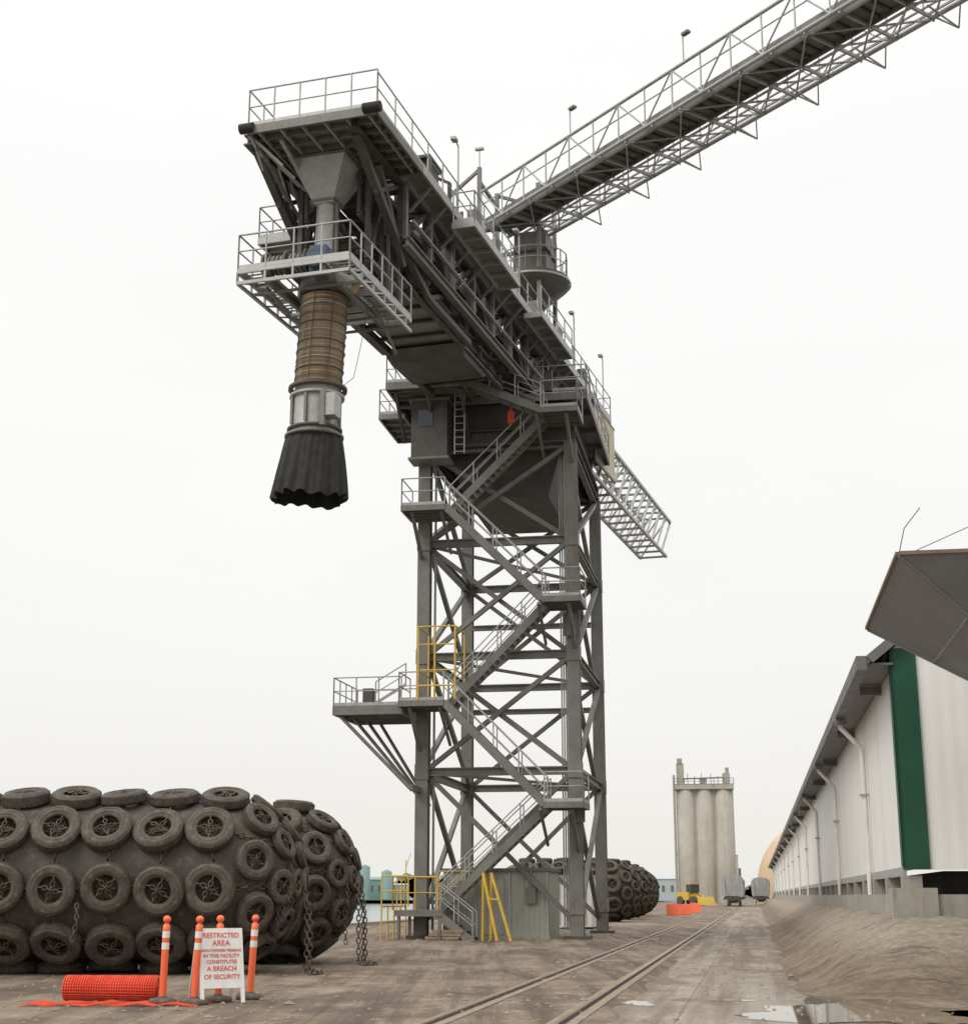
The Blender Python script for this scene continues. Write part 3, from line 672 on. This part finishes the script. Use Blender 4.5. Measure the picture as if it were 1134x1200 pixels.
def fender(loc,rz,length,Rb=1.68,seed=0,phase=0,chains=True,capL=1.75):
    rnd=random.Random(seed); root=empty('pneumatic_fender',(loc[0],loc[1],Rb+.24),rz)
    mb=MB(); prof=[]
    for i in range(15):
        a=math.pi/2*i/14; prof.append((max(.02,Rb*math.sin(a)**.9),-capL+capL*math.cos(a)))
    for i in range(1,24):
        x=-capL-(length-2*capL)*i/24; prof.append((Rb+.02*math.sin(i*1.9),x))
    for i in range(14,-1,-1):
        a=math.pi/2*i/14; prof.append((max(.02,Rb*math.sin(a)**.9),-length+capL-capL*math.cos(a)))
    mb.lathe(prof,'fenderbody',56,axis='X')
    mb.tube((-.1,0,0),(.12,0,0),.28,'chain',16); mb.tube((-length+.1,0,0),(-length-.12,0,0),.28,'chain',16)
    mb.build('body',root)
    nr=9; i=0
    def put(x,ang,nx,rad,sc):
        nonlocal i
        er=Vector((0,-math.cos(ang),math.sin(ang))); nrm=(er*math.cos(nx)+Vector((1,0,0))*math.sin(nx)).normalized()
        pos=Vector((x,0,0))+er*rad+nrm*.12*sc
        jit=Vector((rnd.uniform(-.1,.1),rnd.uniform(-.1,.1),rnd.uniform(-.1,.1)))
        q_=(nrm+jit).to_track_quat('Z','Y').to_matrix().to_4x4()
        pos+=Vector((rnd.uniform(-.05,.05),0,rnd.uniform(-.03,.03)))
        m4=Matrix.Translation(pos)@q_@Matrix.Rotation(rnd.uniform(0,6),4,'Z')@Matrix.Diagonal((sc*rnd.uniform(.94,1.02),sc*rnd.uniform(.92,1.0),sc*rnd.uniform(.85,1.1),1))
        inst('tyre_%d'%i,TY,root,m4); i+=1
    cyl=length-2*capL; nc=int(cyl/1.08)+1
    for r_ in range(nr):
        ang=phase+r_*2*math.pi/nr
        for c_ in range(nc):
            x=-capL+.15-c_*1.08-(.12 if r_%2 else 0)
            put(x,ang,0,Rb,1.0)
    for lat,num,sc in ((32,9,.80),(55,7,.68),(74,4,.55)):
        a=R(90-lat)
        for k in range(num):
            ang=phase+(.5 if num==9 else 0)*2*math.pi/num+k*2*math.pi/num
            for side in (0,1):
                rad=Rb*math.sin(a)**.9; xx=-capL+capL*math.cos(a)
                if side==0: put(xx,ang,R(lat),rad,sc)
                elif chains: put(-length-xx,ang,-R(lat),rad,sc)
    if chains:
        ch=MB()
        for r_ in range(nr):
            ang=phase+r_*2*math.pi/nr
            er=Vector((0,-math.cos(ang),math.sin(ang)))
            pts=[Vector((0.05,0,0))+er*.3]
            for a in (15,30,50,70,88): pts.append(Vector((-capL+capL*math.cos(R(a)),0,0))+er*(Rb*math.sin(R(a))**.9+.06))
            pts.append(Vector((-length+capL,0,0))+er*(Rb+.06)); chain(ch,pts,w=.055,r=.016,L=.17)
        for c_ in range(nc):
            x=-capL+.15-c_*1.08
            pts=[Vector((x+rnd.uniform(-.05,.05),-math.cos(k*math.pi/18)*(Rb+.05),math.sin(k*math.pi/18)*(Rb+.05))) for k in range(-14,24)]
            chain(ch,pts,w=.055,r=.016,L=.17)
        for k in range(5):
            a=rnd.uniform(-.5,.9); p0=Vector((-.15-rnd.random()*.4,-math.cos(a)*.8,math.sin(a)*.8))
            p1=p0+Vector((.2,-.2,-.3)); p2=p1+Vector((.05,-.05,-rnd.uniform(.3,.8))); chain(ch,[p0,p1,p2],w=.042,r=.013,L=.13)
        for (x_,a_) in ((-8.0,0.15),(-5.2,-.25)):
            if length>10:
                p0=Vector((x_+.9,-math.cos(a_)*1.95,math.sin(a_)*1.95)); chain(ch,[p0,p0+Vector((.05,-.12,-.35)),p0+Vector((-.03,-.1,-.75))],w=.04,r=.013,L=.13)
        ch.build('chain_net',root)
    return root
fender((-4.0,33.4,0),R(0),10.5,seed=1,phase=R(-6))
fender((-3.2,38.1,0),R(-3),10.0,seed=2,phase=R(10))
dc=MB()
for (x,yy,h) in ((-2.95,37.6,1.9),(-2.9,37.4,1.5),(-3.05,37.3,2.1),(-3.8,33.0,1.9),(-3.75,33.2,1.5)):
    chain(dc,[(x-.1,yy+.2,h),(x+.02,yy,h*.8),(x+.06,yy-.1,.05),(x+.35,yy-.4,.03),(x+.2,yy-.8,.03)],w=.052,r=.017,L=.16)
dc.build('chain_pile')
for (x,yy,rz,sd) in ((9.7,97,-4,4),(11.2,106,-6,5),(12.8,116,-8,6),(14.3,127,-8,7)):
    fender((x,yy,0),R(rz),9,seed=sd,phase=R(3*sd),chains=False)

# ------------------------------------------------------------------ sheds at tower base
sh=empty('equipment_shed',(1.39,63.7,0),TRK)
mb=MB(); mb.box(-2.2,1.85,-4.35,-1.2,.12,2.5,'shed'); mb.box(-2.3,1.95,-4.45,-4.352,2.5,2.62,'roofm'); mb.box(-2.3,1.95,-4.35,-1.1,2.5,2.6,'roofm')
mb.box(1.852,1.87,-4.3,-1.25,.12,2.48,'shedY')
mb.box(-2.25,1.9,-4.4,-1.15,0,.12,'conc')
for x in (-2.2,-.95,.35,1.82): mb.box(x-.04,x+.04,-4.39,-4.352,.12,2.48,'galv')
mb.box(-.7,.15,-4.41,-4.36,.15,2.2,'shed'); mb.box(.0,.06,-4.44,-4.41,1.1,1.25,'steeld')
mb.box(1.0,1.4,-4.5,-4.36,1.3,1.9,'steel'); mb.tube((1.2,-4.45,1.9),(1.2,-4.45,2.5),.03,'galv',6)
mb.build('shed_body',sh)
cn=empty('storage_container',(3.4,76,0),TRK)
mb=MB(); mb.box(0,1.9,0,5,.1,2.45,'white'); mb.box(-.05,1.95,-.05,5,2.45,2.55,'galv'); mb.box(.93,.97,-.03,0,.15,2.4,'steeld')
for x in (.3,.7,1.2,1.6): mb.tube((x,-.04,.2),(x,-.04,2.4),.025,'galv',6)
mb.build('container_body',cn)
bx=empty('timber_pile',(-1.6,57.2,0),R(-20)); mb=MB()
for k in range(7):
    mb.beam((-.6+.05*k,k%3*.2,.08+.12*(k//3)),(.7+.03*k,.1+k%3*.2,.08+.12*(k//3)),.15,.1,'stone')
mb.build('planks',bx)

# ------------------------------------------------------------------ foreground props
def delineator(x,yy,lean=0):
    e=empty('traffic_delineator_post',(x,yy,0)); mb=MB()
    mb.lathe([(.001,.0),(.22,.0),(.22,.05),(.19,.08),(.08,.1),(.058,.12)],'rubber',20)
    mb.lathe([(.055,.1),(.055,.80)],'orange',18); mb.lathe([(.0575,.80),(.0575,.90)],'white',18)
    mb.lathe([(.055,.90),(.055,.97)],'orange',18); mb.lathe([(.0575,.97),(.0575,1.07)],'white',18)
    mb.lathe([(.055,1.07),(.055,1.16),(.035,1.17),(.03,1.2),(.055,1.21),(.062,1.25),(.05,1.28),(.02,1.30),(.001,1.30)],'orange',18)
    o=mb.build('post',e); o.rotation_euler=(0,lean,0)
delineator(-4.88,23.8,.01); delineator(-4.38,23.7,.03); delineator(-4.12,24.3,-.01); delineator(-3.72,24.9,.04)
sg=empty('a_frame_sign',(-4.10,24.05,0),R(28)); mb=MB()
th=R(14); H=1.12; W_=.70
def slab(mb,xa,xb,ha,hb,o0,o1,mat,sgn=1):
    def P(x,h,o): return (x, sgn*(-.03-math.sin(th)*(H-h)-o), .02+math.cos(th)*h)
    mb.hexa([P(xa,ha,o1),P(xb,ha,o1),P(xb,ha,o0),P(xa,ha,o0),P(xa,hb,o1),P(xb,hb,o1),P(xb,hb,o0),P(xa,hb,o0)],mat)
slab(mb,-W_/2+.0,W_/2,.22,H,.0,.02,'white')
for xa in (-W_/2,W_/2-.06): slab(mb,xa,xa+.06,0,.218,.0,.02,'white')
for xa in (-W_/2,W_/2-.06): slab(mb,xa,xa+.06,0,H,.0,.03,'white',-1)
slab(mb,-W_/2+.06,W_/2-.06,.35,.42,.0,.02,'white',-1); slab(mb,-W_/2+.06,W_/2-.06,H-.1,H,.0,.02,'white',-1)
mb.build('panels',sg)
def text(s_,x,h,size,parent,mat='red'):
    cu=bpy.data.curves.new('lettering','FONT'); cu.body=s_; cu.size=size; cu.align_x='CENTER'; cu.extrude=.001; cu.offset=.001
    o=bpy.data.objects.new('lettering',cu); scene.collection.objects.link(o); o.parent=parent; cu.materials.append(M[mat])
    o.location=(x,-.03-math.sin(th)*(H-h)-.025,.02+math.cos(th)*h); o.rotation_euler=(R(90)-th,0,0)
for s_,h,z in (('RESTRICTED',.98,.105),('AREA',.86,.115),('UNAUTHORIZED PRESENCE',.77,.05),('IN THIS FACILITY',.68,.075),('CONSTITUTES',.59,.075),('A BREACH',.48,.10),('OF SECURITY',.36,.095)): text(s_,0,h,z,sg)
fr=empty('orange_fence_roll',(-5.8,24.4,.2),R(-4)); mb=MB()
mb.lathe([(.02,-.72),(.165,-.72),(.165,.72),(.02,.72)],'red',24,axis='X')
for k in range(37):
    x=-.72+k*.04; mb.lathe([(.165,x-.008),(.19+.006*math.sin(k),x-.006),(.19+.006*math.sin(k),x+.006),(.165,x+.008)],'netting',26,axis='X')
for k in range(26):
    a=2*math.pi*k/26; mb.beam((-.72,.187*math.cos(a),.187*math.sin(a)),(.72,.187*math.cos(a+.1),.187*math.sin(a+.1)),.012,.012,'netting')
for k in range(5): mb.lathe([(.03+k*.03,-.73),(.042+k*.03,-.735),(.045+k*.03,-.72)],'netting',20,axis='X'); mb.lathe([(.03+k*.03,.73),(.042+k*.03,.735),(.045+k*.03,.72)],'netting',20,axis='X')
mb.build('roll',fr)
mb=MB()
for k in range(44):
    x=-1.3+k*.06; mb.beam((x,-.45+.06*math.sin(k*.6),.03+.02*math.sin(k*.7)),(x+.15,.34,.02+.02*math.cos(k*.9)),.014,.008,'netting')
for k in range(12):
    yy=-.42+k*.07; pts=[(-1.3+j*.2,yy+.03*math.sin(j*.8+k*.3),.03+.02*math.sin((j*.2/.06)*.7)) for j in range(14)]
    for a_,b_ in zip(pts,pts[1:]): mb.beam(a_,b_,.02,.008,'netting')
nt_=mb.build('orange_fence_netting'); nt_.location=(-5.6,23.65,0)

# ------------------------------------------------------------------ warehouse
WH=empty('storage_warehouse',(8.8,32,0),TRK)
Lw=245; Wb=30; ze=6.75; zr=19.0; zfl=2.12
mb=MB()
yy=0.0
while yy<Lw:
    y2=min(Lw,yy+5.0); mb.box(0,.15,yy+.03,y2-.03,zfl,ze,'sidingY'); mb.box(.02,.14,y2-.03,y2+.03,zfl,ze,'roofm'); yy=y2
mb.box(-.06,0-.002,0,Lw,zfl-.12,zfl+.06,'galv')
mb.box(.15,Wb,-.1,-.0,zfl,ze,'sidingX')
mb.build('walls',WH)
mb=MB()
hw=Wb/2
mb.add([(0.0,-.05,ze),(Wb,-.05,ze),(hw,-.05,zr),(0,Lw,ze),(Wb,Lw,ze),(hw,Lw,zr)],[(0,1,2),(5,4,3)],'sidingX')
sl_=(zr-ze)/hw
mb.hexa([(-.55,-.3,ze-.55*sl_+.1),(hw,-.3,zr+.1),(hw,Lw,zr+.1),(-.55,Lw,ze-.55*sl_+.1),(-.55,-.3,ze-.55*sl_+.28),(hw,-.3,zr+.28),(hw,Lw,zr+.28),(-.55,Lw,ze-.55*sl_+.28)],'roofm')
mb.hexa([(hw,-.3,zr+.1),(Wb+.5,-.3,ze-.5*sl_+.1),(Wb+.5,Lw,ze-.5*sl_+.1),(hw,Lw,zr+.1),(hw,-.3,zr+.28),(Wb+.5,-.3,ze-.5*sl_+.28),(Wb+.5,Lw,ze-.5*sl_+.28),(hw,Lw,zr+.28)],'roofm')
mb.build('roof',WH)
mb=MB()
mb.box(-.08,.02+.45,-.16,-.102,zfl,ze,'green'); mb.box(-.08,-.002,-.16,.25,zfl+.062,ze,'green')
mb.beam((1.0,-.34,ze+1.0*sl_+.1),(hw,-.34,zr+.14),.06,.45,'green'); mb.beam((hw,-.34,zr+.14),(Wb+.5,-.34,ze-.5*sl_+.1),.06,.45,'green')
mb.beam((-.5,-.34,ze-.5*sl_+.16),(.99,-.34,ze+.99*sl_+.12),.06,.2,'roofm')
zg=ze-.55*sl_+.1
mb.box(-.78,-.56,-.3,Lw,zg-.12,zg+.18,'roofm'); mb.box(-.56,-.02,-.25,Lw,zg-.02,zg+.03,'roofm')
for c_ in [9,24,41,58,75,92,110,130,150,175,200,225]:
    mb.poly([(-.66,c_,zg-.1),(-.66,c_,zg-.35),(-.12,c_,zg-.95),(-.12,c_,1.3)],.07,'white',10)
    mb.box(-.24,-.02,c_-.12,c_+.12,4.2,4.25,'galv'); mb.box(-.78,-.5,c_-.22,c_+.22,zg-.3,zg-.13,'roofm')
for c_ in range(3,245,10): mb.box(-.5,-.02,c_,c_+.12,zg-.25,zg-.05,'roofm')
mb.build('trim_and_gutter',WH)
mb=MB()
mb.box(-.25,.35,-.3,Lw,.3,1.62,'conc'); mb.box(.35,Wb,-.3,.2,.3,1.62,'conc')
for c_ in range(0,245,4): mb.box(-.1,.3,c_,c_+.4,1.62,zfl-.12,'conc')
for c_ in range(2,30,4): mb.box(c_,c_+.4,-.15,.1,1.62,zfl-.003,'conc')
mb.box(-.35,.55,-.4,.6,.5,1.75,'conc')
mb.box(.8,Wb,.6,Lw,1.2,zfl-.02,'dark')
mb.build('foundation',WH)
EM=empty('earth_embankment',(8.8,32,0),TRK); mb=MB()
def smooth(a,b,x):
    t_=max(0,min(1,(x-a)/(b-a))); return t_*t_*(3-2*t_)
us=[-9+i*.25 for i in range(84)]+[12+i*.8 for i in range(60)]+[60+i*6 for i in range(32)]
vsx=[-3.6+i*.16 for i in range(31)]+[1.4+i*1.5 for i in range(22)]
V=[]
for u in us:
    for v in vsx:
        wid=-2.55-.15*math.sin(u*.3)-.08*math.sin(u*1.1)
        lin=max(0,min(1,(v-wid)/(-.45-wid)))
        h=1.2*(.6*lin+.4*smooth(wid,-.4,v))*smooth(-7.8+ .5*math.sin(v),-1.2,u)
        k=min(1,h*4)
        h+= (.09*mn.noise(Vector((u*.5+v*.3,v*.7,0)))+.05*mn.noise(Vector((u*2.0,v*2.4,5)))+.025*mn.noise(Vector((u*6,v*6,5))))*k
        V.append((v,u,h-.02))
nv=len(vsx)
mb.add(V,[(i*nv+j,i*nv+j+1,(i+1)*nv+j+1,(i+1)*nv+j) for i in range(len(us)-1) for j in range(nv-1)],'bank',True)
mb.build('bank',EM)

# ------------------------------------------------------------------ loading hopper near building
HP=empty('loading_hopper',(6.53,22.96,0),TRK); mb=MB()
zr_=6.8; S=6.9; oc=(3.9,3.3)
rim=[(0,0,zr_),(S,0,zr_),(S,S,zr_),(0,S,zr_)]; out=[(oc[0]-.5,oc[1]-.5,4.2),(oc[0]+.5,oc[1]-.5,4.2),(oc[0]+.5,oc[1]+.5,4.2),(oc[0]-.5,oc[1]+.5,4.2)]
mb.add(rim+out,[(0,1,5,4),(1,2,6,5),(2,3,7,6),(3,0,4,7)],'hop')
for a,b_ in zip(rim,rim[1:]+rim[:1]): mb.beam(Vector(a)+Vector((0,0,.02)),Vector(b_)+Vector((0,0,.02)),.10,.06,'rim')
for a,b_ in zip(rim,out): mb.beam(Vector(a)+Vector((0,0,-.02)),Vector(b_),.04,.04,'hop')
# seam straps and bolts on the sheet
for f in (.33,.66):
    for k in range(4):
        a=Vector(rim[k]).lerp(Vector(out[k]),f); b_=Vector(rim[(k+1)%4]).lerp(Vector(out[(k+1)%4]),f); mb.beam(a,b_,.05,.03,'hop')
mb.box(oc[0]-.5,oc[0]+.5,oc[1]-.5,oc[1]+.5,3.8,4.2,'hop')
mb.beam((S,-.2,zr_-.25),(S,S+.2,zr_-.25),.3,.4,'steeld')
for x,y_ in ((S,0),(S,S),(4.8,S),(4.8,0)): mb.beam((x,y_,0),(x,y_,zr_-.2),.3,.3,'steel')
mb.poly([(0,0,zr_),(.1,-.1,7.2),(.35,-.2,7.5)],.008,'steeld',5); mb.tube((.05,.2,zr_),(3.5,.4,8.3),.007,'steeld',5)
mb.build('hopper_body',HP)

# ------------------------------------------------------------------ distance
SI=empty('grain_silos',(47.9,330,0),R(-8)); mb=MB()
for ix in (-1,0,1):
    for iy in (0,1,2): mb.lathe([(2.15,0),(2.15,24.3),(.01,24.3)],'silo',28,org=(ix*4.05,iy*4.1,0))
for ix in (-.5,.5): mb.box(ix*4.05-.9,ix*4.05+.9,-1.2,9,0,24.2,'silo')
mb.box(-6.3,6.3,-2.3,10.5,23.9,24.9,'silo')
mb.box(-5.9,-4.3,-1,2,24.9,29.5,'silo'); mb.box(-5.7,-4.6,-1.2,1,29.5,30.6,'conc'); mb.box(4.0,5.6,-1,2,24.9,27.4,'silo'); mb.box(-1,.6,-1,2,24.9,26.3,'silo')
mb.railing([(-6.3,-2.3,24.9),(6.3,-2.3,24.9)],'steel',h=1.3,r=.07,sp=2)
mb.beam((-4.5,-1,26.2),(4.2,-1,26.4),.3,.3,'steel')
for x in (-3.5,-2,-.5,1.5,3): mb.beam((x,-1,24.9),(x,-1,26.8+ (x%1)),.15,.15,'steel')
mb.tube((-6.5,-1.5,0),(-6.5,-1.5,27),.25,'conc',8); mb.tube((5.0,0,27.4),(5.0,0,28.6),.4,'conc',8)
mb.build('silo_bank',SI)
DO=empty('storage_dome',(68,312,0)); mb=MB()
mb.lathe([(12.5*math.cos(R(a)),3+13.5*math.sin(R(a))) for a in range(0,91,6)],'tan',48); mb.lathe([(12.5,0),(12.5,3)],'tan',48); mb.lathe([(1,16.2),(1,17.2),(.01,17.3)],'haze',12); mb.build('dome_shell',DO)
def hopper_car(y0,x0=0.0):
    e=empty('hopper_railcar',(.115+.1766*(y0-20.2)+x0,y0,0),TRK); mb=MB()
    pr=[(-1.45,1.5),(1.45,1.5),(1.55,2.0),(1.6,3.9),(1.2,4.4),(.5,4.6),(-.5,4.6),(-1.2,4.4),(-1.6,3.9),(-1.55,2.0)]
    n=len(pr); L=15
    vs=[(x,1.2,z) for x,z in pr]+[(x,L-1.2,z) for x,z in pr]
    mb.add(vs,[tuple(range(n)),tuple(range(2*n-1,n-1,-1))]+[(i,(i+1)%n,n+(i+1)%n,n+i) for i in range(n)],'railcar')
    for c_ in (3.5,7.5,11.5): mb.hexa(rect(0,c_,.4,.4,.5)+rect(0,c_,1.4,1.7,1.52),'railcar')
    mb.box(-1.4,1.4,0,.2,1.0,1.35,'steeld'); mb.box(-1.4,1.4,L-.2,L,1.0,1.35,'steeld'); mb.box(-.2,.2,0,L,1.0,1.2,'steeld')
    mb.beam((-1.3,.1,1.3),(-1.3,1.2,4.0),.12,.12,'railcar'); mb.beam((1.3,.1,1.3),(1.3,1.2,4.0),.12,.12,'railcar')
    for k in range(8): mb.box(.8,1.3,.05,.1,1.4+k*.35,1.45+k*.35,'galv')
    for yy in (1.5,3.0,12,13.5):
        for sx_ in (-.83,.83): mb.tube((sx_-.06,yy,.48),(sx_+.06,yy,.48),.43,'steeld',18)
    mb.box(-.25,.25,-.5,0,.9,1.15,'steeld'); mb.build('car_body',e)
hopper_car(226); hopper_car(243); hopper_car(262,4.2)
ld=empty('wheel_loader',(33.0,245,0),R(-60)); mb=MB()
mb.box(-2.6,.4,-1.0,1.0,.9,2.1,'yellow'); mb.box(-.4,.9,-.8,.8,2.1,3.3,'glass'); mb.box(-.5,1.0,-.9,.9,3.3,3.45,'yellow')
mb.box(.4,1.8,-.6,.6,.8,1.7,'yellow')
for x in (-1.7,1.6):
    for s_ in (-1.2,.7): mb.tube((x,s_,.75),(x,s_+.5,.75),.75,'rubber',18)
for s_ in (-.5,.5): mb.beam((1.2,s_,1.7),(3.4,s_,.9),.2,.3,'yellow')
mb.hexa([(3.2,-1.4,.1),(4.4,-1.4,.1),(4.4,1.4,.1),(3.2,1.4,.1),(3.2,-1.4,1.4),(3.6,-1.4,1.4),(3.6,1.4,1.4),(3.2,1.4,1.4)],'yellow')
mb.build('machine',ld)
for k,(x,yy) in enumerate(((15.6,128),(16.9,130),(20.5,150))):
    e=empty('orange_barrier',(x,yy,0),R(-5)); mb=MB()
    mb.hexa([(-.5,-.3,0),(.5,-.3,0),(.5,.3,0),(-.5,.3,0),(-.5,-.09,.9),(.5,-.09,.9),(.5,.09,.9),(-.5,.09,.9)],'orange'); mb.box(-.51,.51,-.31,.31,.0,.08,'orange')
    mb.build('barrier_body',e)
def fbld(name,x,y_,w_,d_,h,mat,roof='haze'):
    e=empty(name,(x,y_,0)); mb=MB(); mb.box(-w_/2,w_/2,0,d_,-.2,h,mat); mb.hexa([(-w_/2-.3,-.3,h),(w_/2+.3,-.3,h),(w_/2+.3,d_,h),(-w_/2-.3,d_,h),(-w_/2-.3,d_/2-.1,h+w_*.1),(w_/2+.3,d_/2-.1,h+w_*.1),(w_/2+.3,d_/2+.1,h+w_*.1),(-w_/2-.3,d_/2+.1,h+w_*.1)],roof)
    for k in range(max(2,int(w_/3))): mb.box(-w_/2+1+k*3,-w_/2+2+k*3,-.05,-.002,h*.4,h*.7,'roofm')
    mb.build('building_body',e)
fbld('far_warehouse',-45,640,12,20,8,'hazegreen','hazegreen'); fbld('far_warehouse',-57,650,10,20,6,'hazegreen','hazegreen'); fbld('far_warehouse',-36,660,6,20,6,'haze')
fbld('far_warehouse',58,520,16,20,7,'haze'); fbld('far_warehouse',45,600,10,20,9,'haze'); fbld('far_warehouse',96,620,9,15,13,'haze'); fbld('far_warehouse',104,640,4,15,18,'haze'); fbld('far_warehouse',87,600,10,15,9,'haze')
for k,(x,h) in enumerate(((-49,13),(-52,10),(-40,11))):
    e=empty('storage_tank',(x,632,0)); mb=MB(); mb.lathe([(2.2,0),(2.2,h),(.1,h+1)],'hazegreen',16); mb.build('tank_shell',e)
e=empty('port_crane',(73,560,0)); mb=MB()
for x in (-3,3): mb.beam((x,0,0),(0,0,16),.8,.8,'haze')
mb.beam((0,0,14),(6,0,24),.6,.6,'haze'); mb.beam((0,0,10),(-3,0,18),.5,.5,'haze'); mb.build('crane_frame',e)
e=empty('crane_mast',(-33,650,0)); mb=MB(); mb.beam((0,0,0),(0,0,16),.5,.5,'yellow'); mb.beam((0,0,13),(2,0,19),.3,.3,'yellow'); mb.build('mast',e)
tl=MB()
def trees(x0,x1,y_,h0,seed):
    rnd=random.Random(seed); x=x0
    while x<x1:
        r=rnd.uniform(.6,1.3)*h0
        for k in range(4):
            cx=x+rnd.uniform(-r,r); cz=r*rnd.uniform(.3,.8); rr=r*rnd.uniform(.35,.6); n=7
            vs=[(cx+rr*1.4*math.cos(a*6.28/n)*rnd.uniform(.7,1.2),y_,cz+rr*math.sin(a*6.28/n)*rnd.uniform(.7,1.2)) for a in range(n)]
            vs2=[(a_,b_+3,c_) for a_,b_,c_ in vs]
            tl.add(vs+vs2,[tuple(range(n)),tuple(range(2*n-1,n-1,-1))]+[(i,(i+1)%n,n+(i+1)%n,n+i) for i in range(n)],'treeline')
        tl.box(x-r,x+r,y_+1,y_+3,0,r*.5,'treeline')
        x+=r*1.1
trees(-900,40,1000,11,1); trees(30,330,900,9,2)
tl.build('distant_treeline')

# ------------------------------------------------------------------ sky & light
world=bpy.data.worlds.new('World'); scene.world=world; world.use_nodes=True; nt=world.node_tree
bg=nt.nodes['Background']; bg.inputs['Strength'].default_value=.1
sky=nn(nt,'ShaderNodeTexSky',sky_type='NISHITA'); sky.sun_disc=False; sky.sun_elevation=R(45); sky.sun_rotation=R(235); sky.dust_density=5
tc=nn(nt,'ShaderNodeTexCoord'); sep=nn(nt,'ShaderNodeSeparateXYZ'); nt.links.new(tc.outputs['Generated'],sep.inputs[0])
grad=ramp(nt,sep.outputs['Z'],[(0.0,(.395,.388,.37)),(.12,(.42,.415,.403)),(.3,(.447,.445,.439)),(.55,(.47,.47,.465)),(.75,(.70,.695,.685)),(1,(.95,.94,.925))])
cl=noise(nt,mapping(nt,tc.outputs['Generated'],sc=(1,1,3.5)),1.6,5,.5)
over=mix(nt,1.0,grad,ramp(nt,cl,[(.3,.94),(.7,1.0)]),'MULTIPLY')
over=mix(nt,1.0,over,(23.5,23.5,23.4),'MULTIPLY')
fin=mix(nt,.93,sky.outputs[0],over); nt.links.new(fin,bg.inputs['Color'])
sun=bpy.data.lights.new('sun','SUN'); sun.energy=1.4; sun.angle=R(25); sun.color=(1,.97,.92)
so=bpy.data.objects.new('sun',sun); scene.collection.objects.link(so)
az=R(235); el=R(45); dv=Vector((math.sin(az)*math.cos(el),math.cos(az)*math.cos(el),math.sin(el)))
so.rotation_euler=dv.to_track_quat('Z','Y').to_euler()

# ------------------------------------------------------------------ camera
cam=bpy.data.cameras.new('camera'); co=bpy.data.objects.new('camera',cam); scene.collection.objects.link(co)
co.location=(0,0,1.6); co.rotation_euler=(R(90+14.4),0,0)
cam.sensor_fit='VERTICAL'; cam.sensor_height=24; cam.lens=35.0; cam.clip_end=8000; cam.clip_start=.1
scene.camera=co
scene.view_settings.view_transform='Standard'; scene.view_settings.look='None'; scene.view_settings.exposure=0
